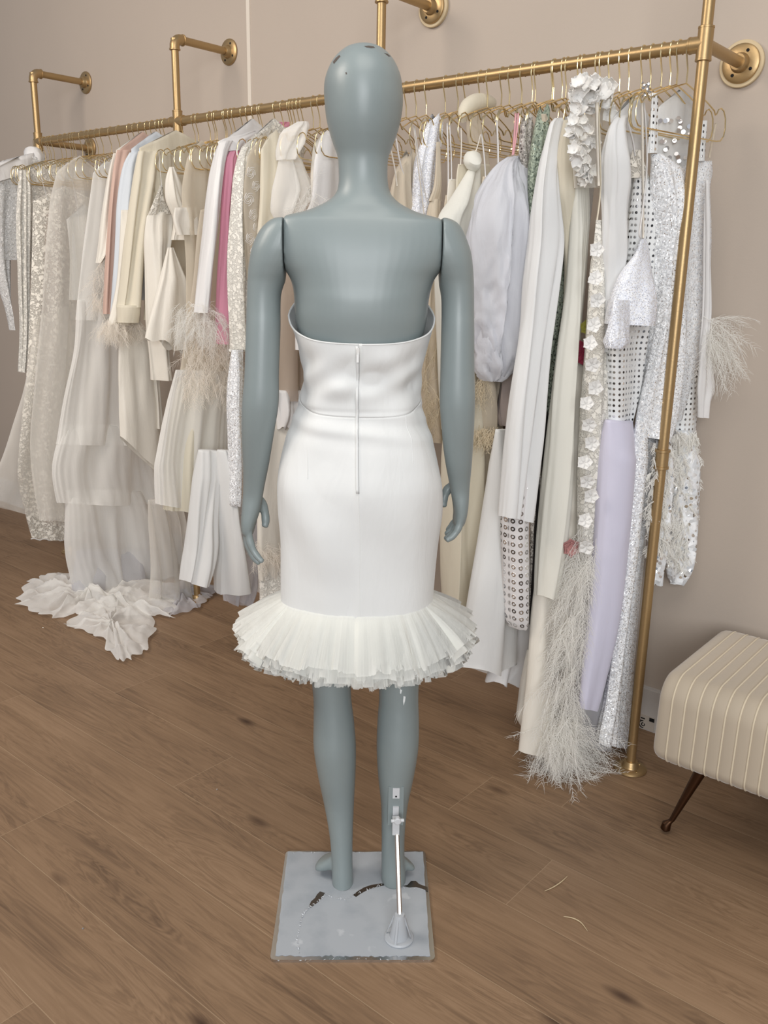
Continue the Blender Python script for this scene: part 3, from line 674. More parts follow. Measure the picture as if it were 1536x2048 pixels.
def foot(mb, lx, ly, a, sc=1.0, hs=1.0):
    """forefoot pointing away from the camera, turned out by a"""
    V = []; F = []; n = 20; st = [(-.02, .018, .024, .026), (.02, .022, .036, .036), (.05, .023, .032, .034), (.08, .026, .024, .026), (.11, .029, .019, .020), (.14, .027, .015, .016), (.158, .015, .010, .012)]
    d = Vector((sin(a), cos(a))); s_ = Vector((cos(a), -sin(a)))
    for i, (u, w, h, zc_) in enumerate(st):
        for k in range(n):
            t = 2 * pi * k / n; q = Vector((lx, ly)) + d * u * sc + s_ * w * spw(cos(t), .8)
            V.append(ml(q.x, q.y, .010 + max(0, zc_ * hs + h * hs * .6 * spw(sin(t), .8) - (0 if True else 0))))
    m_ = len(st)
    for i in range(m_ - 1):
        for k in range(n):
            k2 = (k + 1) % n; F.append((i*n+k, i*n+k2, (i+1)*n+k2, (i+1)*n+k))
    F.append(tuple(range(n))[::-1]); F.append(tuple((m_-1)*n + k for k in range(n))); mb.add(V, F)
lxl = leg_l[-1][1]; lxr = leg_r[-1][1]
foot(mb, lxl, .030, -1.15, .42, 1.25); foot(mb, lxr, .030, .95, .30, 1.2)
for lx in (lxl, lxr):
    mb.tube([ml(lx, .016, .010), ml(lx, .018, .05)], [.016, .020], 20)
body = body_obj = mb.build('body', MP, man); remesh(body, .0036, 3)

def arm(side):
    if side < 0:
        rows = [(435.5, 556, 590, .07, .030, 2.2), (438.5, 546, 604, .07, .046, 2.2), (447, 533, 618, .07, .056, 2.2), (465, 518, 628, .07, .062, 2.2), (494, 505, 618, .07, .063, 2.2), (520, 499.5, 601, .07, .059, 2.2), (542, 496.5, 584, .07, .053, 2.1),
          (562, 495, 571, .07, .047, 2), (588, 494, 562.5, .069, .043, 2), (620, 493, 561, .066, .040, 2), (658, 492, 561, .062, .039, 2), (746, 489, 558, .056, .036, 2), (790, 485.5, 558, .055, .036, 2), (819, 483.5, 556, .058, .037, 2), (855, 483, 550, .064, .036, 2),
          (892, 484, 544, .072, .033, 2), (928, 486, 538, .08, .029, 2), (965, 486.5, 530.5, .09, .025, 2), (990, 486, 526, .096, .024, 2.2), (1015, 484, 522, .102, .030, 2.3), (1040, 483, 514, .108, .036, 2.5), (1058, 484, 509, .112, .036, 2.5), (1066, 487, 507, .113, .030, 2.3)]
        F4 = [(.086, [(497, 1052), (499, 1078), (506, 1098), (517, 1113), (527, 1121)], .0088), (.103, [(497, 1052), (496, 1082), (502, 1102), (512, 1117), (521, 1124)], .0092),
              (.121, [(496, 1052), (494, 1080), (500, 1100), (509, 1113), (516, 1118)], .0090), (.138, [(496, 1050), (493, 1074), (497, 1092), (504, 1103), (510, 1108)], .0082)]
        th = (.128, [(510, 990), (522, 1003), (530, 1024), (532, 1042), (530, 1052)], .0105)
        seamx = 571.6
    else:
        rows = [(436.5, 861, 894, .07, .030, 2.2), (439.5, 847, 904, .07, .046, 2.2), (448, 833, 917, .07, .056, 2.2), (466, 823, 928, .07, .062, 2.2), (498, 832, 940, .07, .063, 2.2), (524, 849, 944.5, .07, .059, 2.2), (545, 865, 946.5, .07, .053, 2.1),
          (566, 876, 947.5, .07, .047, 2), (594, 882, 948, .069, .043, 2), (624, 883, 948, .066, .040, 2), (660, 882.5, 948.5, .062, .039, 2), (746, 880.5, 949, .056, .036, 2), (790, 879.5, 950, .055, .036, 2), (819, 880, 949.5, .058, .037, 2), (855, 883, 948, .064, .036, 2),
          (892, 886, 946, .072, .033, 2), (928, 891, 943.5, .08, .029, 2), (960, 897, 940.5, .09, .025, 2), (982, 901, 938.5, .096, .024, 2.2), (1005, 905, 937, .102, .030, 2.3), (1025, 907, 934, .108, .034, 2.5), (1040, 906, 930, .112, .034, 2.5), (1048, 907, 927, .113, .028, 2.3)]
        F4 = [(.084, [(920, 1036), (918, 1052), (911, 1065), (901, 1074), (891, 1078)], .0085), (.102, [(919, 1036), (915, 1052), (907, 1064), (897, 1072), (889, 1076)], .0090),
              (.120, [(918, 1034), (912, 1048), (904, 1058), (896, 1064), (891, 1066)], .0088), (.137, [(917, 1032), (909, 1044), (902, 1052), (897, 1057), (894, 1058)], .0080)]
        th = (.128, [(908, 968), (898, 976), (890, 988), (886.5, 1002), (887, 1012)], .0105)
        seamx = 880.2
    mb = MB(); loft(mb, mrows(rows), 36, 4, (-9, SEAM_L - .0012) if side < 0 else (SEAM_R + .0012, 9))
    for ly, pts, r in F4 + [th]:
        P = []
        for i, (x, y) in enumerate(pts):
            lx, z = mloc(x, y, ly + (.010 if i == 0 else 0)); P.append(ml(lx, ly - (.004 * i * i / 6), z))
        n = 14; Q = [Vector(crom([tuple(p) for p in P], i / n)) for i in range(n + 1)]
        mb.tube(Q, [r * (1 - .30 * (i / n) ** 1.5) * (1 + .06 * cos(i * 1.3)) for i in range(n)] + [r * .45], 14)
    o = mb.build('arm', MP, man); remesh(o, .0021, 3)
    return o
arm(-1); arm(1)

# stand: steel base plate with torn film, support rod and calf plate
def film_mat():
    m, nt, ns, ln, p, out = newmat('scuffed_grey_protective_film')
    t = N(ns, 'ShaderNodeTexCoord'); n = N(ns, 'ShaderNodeTexNoise'); n.inputs['Scale'].default_value = 14; n.inputs['Detail'].default_value = 6
    ln.new(t.outputs['Object'], n.inputs['Vector'])
    r = ramp(ns, [(0.3, sRGB(156, 162, 168)), (0.52, sRGB(170, 175, 180)), (0.66, sRGB(170, 175, 180)), (0.70, sRGB(188, 192, 196))]); ln.new(n.outputs['Fac'], r.inputs['Fac']); ln.new(r.outputs['Color'], p.inputs['Base Color'])
    p.inputs['Roughness'].default_value = .55
    return m
FILM = film_mat(); STEEL = metal('polished_steel', (.62, .62, .62), .16); ALU = plain('white_painted_metal', sRGB(206, 208, 210), .4)
CS = [Vector((-1.344, 1.262, 0)), Vector((-1.093, 1.485, 0)), Vector((-.863, 1.221, 0)), Vector((-1.116, .999, 0))]
cc = sum(CS, Vector()) / 4
def rounded(cs, r, n=5):
    out = []
    for i, c in enumerate(cs):
        p, q = cs[i - 1], cs[(i + 1) % 4]; a = c + (p - c).normalized() * r; e = c + (q - c).normalized() * r
        for k in range(n + 1):
            u = k / n; out.append(a * (1 - u) ** 2 + c * 2 * u * (1 - u) + e * u * u)
    return out
def slab(poly, z0, z1):
    n = len(poly); V = [Vector((p.x, p.y, z0)) for p in poly] + [Vector((p.x, p.y, z1)) for p in poly]
    F = [tuple(range(n)), tuple(range(2 * n - 1, n - 1, -1))] + [(i, i + n, (i + 1) % n + n, (i + 1) % n) for i in range(n)]
    return V, F
mb = MB(); mb.add(*slab(rounded(CS, .012), .0, .0065)); mb.build('base_plate', STEEL, man, False)
# film: ragged outline with a torn crescent of bare steel across the heels
rnd = random.Random(3)
def ragged(a, b_, n, amp): return [a.lerp(b_, i / n) + Vector((rnd.uniform(-amp, amp), rnd.uniform(-amp, amp), 0)) for i in range(n)]
FC = [c + (cc - c) * .03 for c in CS]; FC[2] += (cc - CS[2]) * .03; FC[3] += (cc - CS[3]) * .03
outline = ragged(FC[0], FC[1], 36, .0016) + ragged(FC[1], FC[2], 24, .001) + ragged(FC[2], FC[3], 50, .0026) + ragged(FC[3], FC[0], 24, .001)
mb = MB(); mb.add(*slab(outline, .0066, .0074)); film = mb.build('protective_film', FILM, man, False); film['label'] = 'torn grey protective film'
def floorpoly(pts, z): return [on_z(x, y, z) for x, y in pts]
tears = [[(640, 1783), (650, 1786), (641, 1800), (629, 1810), (621, 1815), (618, 1812), (622, 1803), (630, 1796), (634, 1789)],
         [(706, 1790), (716, 1782), (728, 1775), (742, 1770), (756, 1768), (768, 1766), (768, 1771), (752, 1774), (735, 1780), (722, 1787), (712, 1794)],
         [(806, 1772), (815, 1770), (822, 1762), (832, 1762), (838, 1768), (846, 1771), (855, 1774), (856, 1783), (846, 1778), (832, 1774), (818, 1775)]]
DARKSTEEL = metal('bare_dark_steel', (.22, .20, .18), .3)
for tr in tears:
    mb = MB(); mb.add(*slab(floorpoly(tr, .0075), .00745, .0077)); mb.build('bare_steel_tear', DARKSTEEL, film, False)
mb = MB()
def curl(path, w, seed):
    r_ = random.Random(seed); P = [on_z(x, y, .0085) for x, y in path]
    for i in range(len(P) - 1):
        for k in range(5):
            c = P[i].lerp(P[i + 1], (k + r_.random()) / 5); a = r_.uniform(0, 6.28); d = Vector((cos(a), sin(a), 0)) * r_.uniform(.4, 1) * w; s_ = Vector((-d.y, d.x, 0)) * .35
            z = Vector((0, 0, r_.uniform(.0005, .004))); mb.add([c - d, c + s_, c + d + z, c - s_ + z * .5], [(0, 1, 2), (0, 2, 3)])
curl([(598, 1905), (594, 1880), (600, 1850), (605, 1830), (618, 1815), (640, 1800), (652, 1788), (664, 1795)], .0042, 1)
curl([(664, 1795), (690, 1800), (706, 1790), (735, 1780), (768, 1768)], .0032, 2); curl([(806, 1776), (856, 1780)], .003, 3)
curl([(545, 1922), (640, 1920), (700, 1917), (780, 1920), (866, 1922)], .0035, 5); curl([(574, 1707), (640, 1705), (740, 1706), (848, 1707)], .003, 6); curl([(852, 1712), (868, 1915)], .002, 7)
mb.build('film_curl', plain('peeling_film_edge', sRGB(200, 204, 208), .5), film, False)['kind'] = 'stuff'
bp_ = on_z(798, 1876, .008)
mb = MB(); mb.lathe((bp_.x, bp_.y, .0075), (0, 0, 1), [(0, .030), (.003, .031), (.006, .029), (.007, .020), (.056, .0115), (.060, .010), (.060, .006)], 32)
for k in range(4):
    a = k * pi / 2 + .4; d = Vector((cos(a), sin(a), 0)); s_ = Vector((-d.y, d.x, 0)) * .0022; c0 = Vector((bp_.x, bp_.y, 0))
    mb.add([c0 + d * .008 + s_ + Vector((0, 0, .062)), c0 + d * .008 - s_ + Vector((0, 0, .062)), c0 + d * .028 - s_ + Vector((0, 0, .013)), c0 + d * .028 + s_ + Vector((0, 0, .013)),
            c0 + d * .013 + s_ + Vector((0, 0, .062)), c0 + d * .013 - s_ + Vector((0, 0, .062))], [(0, 1, 2, 3), (4, 3, 2, 5), (0, 4, 5, 1), (0, 3, 4), (1, 5, 2)])
mb.build('rod_socket', plain('grey_painted_socket', sRGB(176, 180, 184), .45), man)
lt, zt = mloc(793.5, 1663, -.022); top_ = ml(lt, -.022, zt)
mb = MB(); c0 = Vector((bp_.x, bp_.y, .065)); midp = c0.lerp(top_, .55) - MY * .006
mb.tube([c0, midp, top_, ml(lt, -.018, zt + .02)], .0052, 6); mb.build('support_rod', metal('brushed_aluminium', (.80, .80, .80), .32), man)
def lbox(mb, lx0, lx1, ly0, ly1, z0, z1):
    V = [ml(x, y, z) for z in (z0, z1) for y in (ly0, ly1) for x in (lx0, lx1)]
    mb.add(V, [(0, 1, 3, 2), (4, 6, 7, 5), (0, 4, 5, 1), (1, 5, 7, 3), (3, 7, 6, 2), (2, 6, 4, 0)])
l0, z0 = mloc(791.5, 1635, -.01); _, zb_ = mloc(791.5, 1666, -.022); _, zt2 = mloc(790, 1574, 0)
mb = MB(); lbox(mb, l0 - .017, l0 + .017, .000, .018, mloc(790, 1650, .0)[1], zt2); mb.build('calf_recess_plate', MP, man, False)
mb = MB(); lbox(mb, l0 - .0075, l0 + .0075, -.002, .001, mloc(790, 1596, .0)[1], zt2 - .002); lbox(mb, l0 - .0065, l0 + .0065, -.005, .001, mloc(790, 1628, 0)[1], mloc(790, 1612, 0)[1]); mb.build('bracket_tab', ALU, man, False)
mb = MB(); mb.lathe(ml(l0, -.0018, mloc(790, 1592, 0)[1]), -MY, [(0, .0022), (.0006, .0022)], 12); mb.build('bracket_hole', HOLE, man)
mb = MB(); lbox(mb, l0 - .0075, l0 + .0075, -.030, -.006, zb_, z0 + .002); mb.build('rod_clamp', ALU, man, False)
mb = MB(); kc = ml(l0 + .003, -.036, mloc(795, 1638, -.03)[1])
mb.lathe(kc + MY * .006, -MY, [(0, .007), (.010, .008), (.012, .006)], 20)
for a in (0, pi / 2, pi, 1.5 * pi):
    mb.tube([kc, kc + MX * cos(a + .1) * (.014 if int(a) in (0, 3) else .009) + Vector((0, 0, sin(a + .1) * .009))], [.0045, .0038], 10)
mb.build('wing_knob', ALU, man)

# ------------------------------------------------------------------ the dress on the mannequin
dress = thing('strapless_dress', 'white strapless mini dress with back zip and tulle ruffle hem, on the grey mannequin', 'dress', ml(0, .08, mloc(722, 1240, -.03)[1]))
D = mrows([(598, 582, 862, .082, .112, 2.4), (633, 577, 869, .082, .110, 2.4), (662, 586, 862, .083, .106, 2.4), (690, 594, 854, .084, .103, 2.4), (724, 601, 845.5, .086, .096, 2.3), (757, 603, 839, .087, .092, 2.2), (785, 600, 841, .087, .090, 2.2), (804, 595.5, 845, .086, .090, 2.2),
 (812, 595, 845.5, .085, .0905, 2.2), (833, 587, 851.5, .083, .094, 2.2), (870, 575, 865, .08, .102, 2.3), (921, 562.5, 876, .075, .111, 2.3), (965, 555.5, 882.5, .07, .117, 2.3), (1019, 556, 882.5, .07, .118, 2.3),
 (1074, 560, 876, .07, .114, 2.3), (1129, 561, 871, .07, .110, 2.3), (1178, 563, 868, .07, .110, 2.35), (1212, 565, 866, .07, .110, 2.35)])
DZ = [r_[0] for r_ in D]
def dress_pt(th, z, off=0.0):
    z_ = min(max(z, DZ[-1]), DZ[0]); i = 0
    while i < len(DZ) - 2 and DZ[i + 1] > z_: i += 1
    u = (DZ[i] - z_) / (DZ[i] - DZ[i + 1]); a = crom(D, (i + u) / (len(D) - 1)); _, cx, cy, rx, ry, e = a
    rx += off; ry += off
    zw = zwaist; back = max(0, -sin(th))
    # pulled wrinkles in the bodice back and soft drags in the skirt
    g = exp(-((z - (zw + .065)) / .045) ** 2); w = (.0048 * sin(th * 3 + z * 62) + .0040 * sin(z * 95 - th * 5.5) + .0035 * sin(th * 7 + z * 40)) * g
    w += .0034 * exp(-((z - (zw - .03)) / .03) ** 2) * sin(z * 130 + th * 2)
    w += .0030 * exp(-((z - (zw - .20)) / .12) ** 2) * sin(th * 6 + z * 24) + .0026 * sin(th * 3.2 + z * 17) + .009 * noise.noise(Vector((th * 1.6, z * 5.5, 3)))
    w -= .0022 * exp(-((z - zw) / .0045) ** 2)
    w += .0015 * exp(-((th + pi / 2) / .035) ** 2)
    w = max(w * (.35 + .65 * back), -.0060)
    nx, ny = spw(cos(th), 2 / e), spw(sin(th), 2 / e); l_ = sqrt(nx * nx + ny * ny)
    return ml(cx + rx * nx + w * nx / l_, cy + ry * ny + w * ny / l_, z)
zwaist = mloc(720, 826, -.005)[1]
z_back = mloc(716, 688, -.018)[1]; z_side = mloc(576, 634, .082)[1] + .004; z_hem = mloc(722, 1238, -.040)[1]
def z_top(th):
    b_ = -sin(th)   # 1 at the centre back, -1 front
    if b_ > 0: return z_back + (z_side - z_back) * (1 - b_ ** .55) ** 1.0 if b_ < 1 else z_back
    return z_side + .05 * min(1, -b_ * 1.5)
def z_bot(th): return z_hem
nt_, nz_ = 200, 150
V = []; F = []; UV = []
for j in range(nz_ + 1):
    for k in range(nt_):
        th = 2 * pi * k / nt_ - pi / 2; a = z_top(th); z = a + (z_bot(th) - a) * j / nz_; V.append(dress_pt(th, z)); UV.append((th * .15, z))
for j in range(nz_):
    for k in range(nt_):
        k2 = (k + 1) % nt_; F.append((j*nt_+k, (j+1)*nt_+k, (j+1)*nt_+k2, j*nt_+k2))
DRESSM = fabric('white_scuba_crepe', sRGB(228, 229, 227), .66, .2, 1100, .1, .05, 1.0, .3)
cutj = int(nz_ * .26)
def sub_mesh(name, j0, j1):
    o = mk(name, V, [f for i, f in enumerate(F) if j0 <= i // nt_ < j1], DRESSM, dress, UV)
    bm = bmesh.new(); bm.from_mesh(o.data); bmesh.ops.delete(bm, geom=[v for v in bm.verts if not v.link_faces], context='VERTS'); bm.to_mesh(o.data); bm.free()
    s_ = o.modifiers.new('cloth_thickness', 'SOLIDIFY'); s_.thickness = .0018; s_.offset = -1; return o
bod = sub_mesh('bodice', 0, cutj); sub_mesh('skirt', cutj, nz_)
# folded neckline edge, waist seam, darts, centre seam, zip
mb = MB(); mb.tube([dress_pt(2 * pi * k / 120 - pi / 2, z_top(2 * pi * k / 120 - pi / 2) - .001, -.0002) for k in range(121)], .0016, 6, False); mb.build('neckline_edge', DRESSM, dress)
def seam(name, pts, r=.0009):
    mb = MB(); mb.tube([dress_pt(t, z, -.0004) for t, z in pts], r, 6); return mb.build(name, DRESSM, dress)
def th_at(x, y):
    best = min(((abs(px(dress_pt(-pi / 2 + a * .01, mloc(x, y, -.02)[1]))[0] - x), -pi / 2 + a * .01) for a in range(-140, 140)), key=lambda q: q[0]); return best[1]
for x0, y0, x1, y1 in ((627, 835, 615, 960), (812, 835, 826, 930)):
    a, c = th_at(x0, y0), th_at(x1, y1); za, zc_ = mloc(x0, y0, -.02)[1], mloc(x1, y1, -.03)[1]
    seam('dart', [(a + (c - a) * i / 14, za + (zc_ - za) * i / 14) for i in range(15)], .0011)
tc0, tc1 = th_at(716, 700), th_at(722, 1220)
cb = lambda z: tc0 + (tc1 - tc0) * (z_back - z) / (z_back - z_hem)
seam('centre_back_seam', [(cb(z_back - (z_back - z_hem) * i / 40), z_back - (z_back - z_hem) * i / 40) for i in range(41)], .0009)
zzip = mloc(722, 985, -.04)[1]
def strip_on_dress(name, z0, z1, w, off, mat, shift=0.0):
    n = 40; V = []; Fq = []
    for i in range(n + 1):
        z = z0 + (z1 - z0) * i / n; c = dress_pt(cb(z), z, off); V += [c - MX * (w / 2 - shift) , c + MX * (w / 2 + shift), c + MX * (w / 2 + shift) + MY * .002, c - MX * (w / 2 - shift) + MY * .002]
    for i in range(n):
        for k in range(4): k2 = (k + 1) % 4; Fq.append((i*4+k, i*4+k2, (i+1)*4+k2, (i+1)*4+k))
    Fq += [(3, 2, 1, 0), (n*4, n*4+1, n*4+2, n*4+3)]
    return mk(name, V, Fq, mat, dress)
zp = strip_on_dress('zip', z_back - .004, zzip, .0055, .0006, DRESSM, -.0022)
strip_on_dress('zip_teeth', z_back - .001, zzip, .0011, .0017, plain('grey_zip_teeth', sRGB(176, 176, 176), .5), .0008)
zs = z_back - .013; c0 = dress_pt(cb(zs), zs, .003)
mb = MB(); mb.tube([c0 + MX * .0 + Vector((0, 0, .006)), c0 - Vector((0, 0, .006))], [.0028, .0022], 8); sl = mb.build('zip_slider', plain('white_enamel', sRGB(225, 225, 222), .3), dress)
mb = MB(); q = c0 - MX * .001 - MY * .003
for dx0, dx1, z0_, z1_ in ((-.0022, .0022, -.006, -.021),): 
    mb.add([q + MX * dx0 + Vector((0, 0, z0_)), q + MX * dx1 + Vector((0, 0, z0_)), q + MX * dx1 + Vector((0, 0, z1_)), q + MX * dx0 + Vector((0, 0, z1_)),
            q + MX * dx0 + Vector((0, 0, z0_)) - MY * .0015, q + MX * dx1 + Vector((0, 0, z0_)) - MY * .0015, q + MX * dx1 + Vector((0, 0, z1_)) - MY * .0015, q + MX * dx0 + Vector((0, 0, z1_)) - MY * .0015],
           [(0, 1, 2, 3), (7, 6, 5, 4), (0, 4, 5, 1), (1, 5, 6, 2), (2, 6, 7, 3), (3, 7, 4, 0)])
mb.build('pull_tab', plain('white_enamel_tab', sRGB(225, 225, 222), .3), sl, False)
# tulle ruffle: layers of stiff pleats standing out below the hem
def ruffle_layer(li, ang0, L, seed, rough_end):
    rr = random.Random(seed); n = 560; rad = 7; V = []; F = []; ends = []; cur = L
    for k in range(n):
        if k % rr.choice((3, 4, 5)) == 0: cur = L * rr.uniform(1 - rough_end, 1 + rough_end * .6)
        ends.append(cur)
    for k in range(n):
        th = 2 * pi * k / n - pi / 2; c = dress_pt(th, z_hem + .006 * (li == 0) + .003, -.002)
        back = max(0, -sin(th)); side = abs(cos(th)); out_ = (MX * cos(th) * 1.0 + MY * sin(th)).normalized()
        a = ang0 + .14 * side ** 1.5 + .04 * sin(th * 7 + seed) + .05 * sin(th * 23 + seed * 2) + rr.uniform(-.03, .03) + (-.02 if back > .5 else .22)
        for j in range(rad):
            u = j / (rad - 1); aa = a + .28 * (1 - u) * 0 - .10 * u
            z = Vector((0, 0, -1)); pl = (1 if k % 2 else -1) * .0034 * u ** .8 + .0055 * u * sin(th * 43 + seed + 1.3 * u)
            nrm = out_ * cos(aa) + Vector((0, 0, 1)) * sin(aa)
            V.append(c + (out_ * sin(aa) + z * cos(aa)) * ends[k] * u + nrm * pl)
    for k in range(n):
        k2 = (k + 1) % n
        for j in range(rad - 1): F.append((k*rad+j, k*rad+j+1, k2*rad+j+1, k2*rad+j))
    return mk('tulle_ruffle', V, F, M['tulle_ivory'], dress)
for li, (a_, L_) in enumerate(((.70, .120), (.59, .128), (.48, .135), (.37, .141), (.26, .146), (.12, .148))): ruffle_layer(li, a_, L_, 11 + li * 5, .07)

# ------------------------------------------------------------------ channel-tufted bench
VELVET = fabric('sand_velvet', sRGB(186, 172, 152), .8, .6, 700, .2, 0.0, 1.0, .12)
PIPE = fabric('pale_piping', sRGB(218, 204, 178), .6, .3, 700, .2, 0.0)
bench = thing('upholstered_bench', 'sand velvet bench with vertical piping and splayed dark metal legs, by the right wall', 'bench', (0, 2.14, 0))
BX0, BX1, BY0, BY1, BZ0, BZ1 = -.735, .78, 1.925, 2.385, .20, .425
def bench_prof():
    out = []
    rt, rb = .062, .035
    def arc(cy, cz, r, a0, a1, n=8): return [(cy + r * cos(a0 + (a1 - a0) * i / n), cz + r * sin(a0 + (a1 - a0) * i / n)) for i in range(n + 1)]
    out += arc(BY0 + rb, BZ0 + rb, rb, 1.5 * pi, pi); out += arc(BY0 + rt + .004, BZ1 - rt, rt, pi, .5 * pi); out += arc(BY1 - rt, BZ1 - rt, rt, .5 * pi, 0); out += arc(BY1 - rb, BZ0 + rb, rb, 0, -.5 * pi)
    return out
prof = bench_prof(); pitch = .0315; first_x = -.697
xs = []; x = BX0
seams_x = [first_x + pitch * i for i in range(int((BX1 - first_x) / pitch) + 1)]
V = []; F = []; X_ = [BX0, BX0 + .002, BX0 + .006, BX0 + .014, BX0 + .024]
for s_ in seams_x:
    X_ += [s_ + pitch * u for u in (0, .12, .3, .5, .7, .88)]
X_ = [v for v in X_ if v < BX1 - .02] + [BX1 - .014, BX1 - .004, BX1]
np_ = len(prof); cy_, cz_ = (BY0 + BY1) / 2, (BZ0 + BZ1) / 2
for xv in X_:
    e = min(xv - BX0, BX1 - xv); shrink = 0.0
    if e < .024: shrink = .020 * (1 - sqrt(max(0, 1 - (1 - e / .024) ** 2)))
    u = ((xv - first_x) / pitch) % 1; puff = .0030 * (sin(pi * u) ** .6 if xv > first_x else .3) - .001
    for (yy, zz) in prof:
        d = Vector((yy - cy_, zz - cz_)); n_ = Vector((d.x / .23, d.y / .1125)); n_.normalize()
        V.append(Vector((xv, yy + n_.x * (puff - shrink), zz + n_.y * (puff - shrink))))
for i in range(len(X_) - 1):
    for k in range(np_):
        k2 = (k + 1) % np_; F.append((i*np_+k, (i+1)*np_+k, (i+1)*np_+k2, i*np_+k2))
F.append(tuple(range(np_))); F.append(tuple((len(X_)-1)*np_ + k for k in range(np_))[::-1])
bo = mk('cushion_body', V, F, VELVET, bench); bo.data.set_sharp_from_angle(angle=radians(60))
for s_ in seams_x[:47]:
    P = [(s_, cy_ + (yy - cy_) * 1.003, cz_ + (zz - cz_) * 1.006) for yy, zz in prof]
    mb = MB(); mb.tube(P, .0021, 6); mb.build('piping', PIPE, bench)
LEG = metal('antique_bronze', sRGB(86, 62, 46), .35)
for (fx, fy), (tx, ty) in (((-.687, 1.954), (-.618, 1.985)), ((-.687, 2.356), (-.618, 2.325)), ((.73, 1.954), (.665, 1.985)), ((.73, 2.356), (.665, 2.325))):
    mb = MB(); mb.tube([(fx, fy, .006), (fx, fy, .012), (fx + .002, fy, .026), (fx + .008, fy + (ty - fy) * .12, .034), (fx + .012, fy + (ty - fy) * .2, .040), (tx, ty, .215)], [.007, .0125, .0115, .0065, .0068, .0155], 18); mb.build('leg', LEG, bench)
# carton standing at the foot of the wall
tape = plain('printed_label_paper', sRGB(190, 180, 168), .7)
p0 = on_y(1283, 1470, WALL_Y - .02)
box_ = thing('printed_label', 'small black and white printed label on the baseboard behind the gold post', 'label', (p0.x, WALL_Y - .016, .02))
mb = MB(); mb.box((p0.x - .03, WALL_Y - .0165, .004), (p0.x + .035, WALL_Y - .0145, .05)); mb.build('paper', tape, box_, False)
mb = MB()
for x0_, x1_, z0_, z1_ in ((-.02, -.012, .036, .040), (-.009, .004, .036, .040), (-.02, -.006, .028, .031), (.018, .034, .035, .047)): mb.box((p0.x + x0_, WALL_Y - .0172, z0_), (p0.x + x1_, WALL_Y - .0164, z1_))
mb.tube([(p0.x + .012 * cos(t) , WALL_Y - .017, .018 + .012 * sin(t)) for t in [.5 * pi + i * .3 for i in range(12)]], .0015, 5)
mb.tube([(p0.x + .005 * cos(t) , WALL_Y - .017, .018 + .005 * sin(t)) for t in [.5 * pi + i * .5 for i in range(12)]], .0015, 5)
mb.build('print', HOLE, box_, False)

# ------------------------------------------------------------------ garments on the rail
def G(name, label, cat, hook, group=None, base=1000):
    X = rail_x(hook); z = max(0.0, on_x(hook, base, X).z)
    cands = [(abs(h_.location.x - X), i) for i, h_ in enumerate(hangers) if h_.name not in used_hangers]
    if cands and min(cands)[0] < .035 and not name.startswith('strappy'):
        h_ = hangers[min(cands)[1]]; used_hangers[h_.name] = 1; h_.location.x = X; h_.rotation_euler.z *= .4
        h_['label'] = 'gold wire hanger on the rail holding the ' + name.replace('_', ' '); del h_['group']
    return thing(name, label, cat, (X, RY, round(z, 3)), group), X
def body(name, o, X, rows, mat, **k):
    k.setdefault('arch', .06); k.setdefault('t', .022); return panel(name, X, rows, mat, o, **k)
def tube_(name, o, X, rows, mat, **k):
    k.setdefault('t', .03); return panel(name, X, rows, mat, o, **k)

def rumple(mb, a):
    for i, v in enumerate(mb.v):
        n_ = noise.noise_vector(v * 26); mb.v[i] = v + Vector(n_) * a
# --- far left, beside the left end post
o, X = G('beaded_top', 'silver beaded tulle top at the far left, cut by the photo edge', 'top', 84)
body('bodice', o, X, [(340, -40, 150), (420, -50, 130), (520, -55, 110)], 'mirror_lace', t=.015)
tube_('sleeve', o, X - .01, [(338, -30, 34), (440, -28, 28), (520, -20, 25), (580, -4, 25), (620, 8, 28), (660, 17, 33)], 'mirror_lace', t=.02)
o, X = G('satin_shawl', 'white satin shawl with a round knot against the left end post', 'shawl', 72)
panel('drape', X + .05, [(-60, 352, -30, 352), (-60, 338, 64, 306), (-50, 352, 66, 322), (-40, 372, 60, 345)], 'satin_white', o, t=.02)
mb = MB(); c = on_x(70, 311, X + .02); mb.lathe(c - Vector((0, 0, .036)), (0, 0, 1), [(0, .020), (.012, .036), (.03, .043), (.05, .041), (.066, .030), (.074, .012)], 28); rumple(mb, .014)
kn = mb.build('knot', M['satin_white'], o)
o, X = G('lace_gown', 'white lace gown with narrow long lace sleeve, first full dress beside the left post', 'dress', 100)
body('bodice', o, X, [(348, 42, 170), (460, 60, 170), (640, 62, 165), (850, 70, 165), (1000, 80, 165)], 'lace', t=.012)
tube_('sleeve', o, X + .006, [(340, 36, 62), (430, 32, 63), (560, 35, 60), (660, 38, 59), (744, 35, 53)], 'lace', t=.018)
# --- blush lace and tulle
o, X = G('appliqued_gown', 'blush lined gown with lace applique and sheer flared tulle overskirt at the left end', 'dress', 150)
body('slip', o, X - .01, [(420, 92, 190), (600, 84, 190), (800, 78, 185), (950, 72, 178), (1050, 88, 175)], 'blush', t=.012)
body('lace_layer', o, X, [(402, 66, 190), (500, 64, 195), (600, 60, 190), (745, 52, 182), (850, 42, 176), (950, 34, 172), (1030, 50, 170), (1078, 63, 168)], 'lace_blush', t=.024, folds=4)
body('overskirt', o, X + .01, [(64, 640, 190, 640), (50, 745, 182, 745), (22, 850, 178, 850), (-8, 940, 176, 985), (-50, 1000, 175, 1065)], 'tulle', t=.045, folds=5)
mb = MB(); A = on_x(62, 1078, X + .02); B = on_x(132, 1080, X + .02)
mb.tube([A.lerp(B, i / 12) + Vector((0, 0, .004 * sin(i * 1.7))) for i in range(13)], .0028, 6); mb.build('scalloped_hem', M['satin_white'], o)
o, X = G('tulle_gown', 'plain sheer ivory tulle gown with thin white straps, right of the lace gown', 'dress', 205)
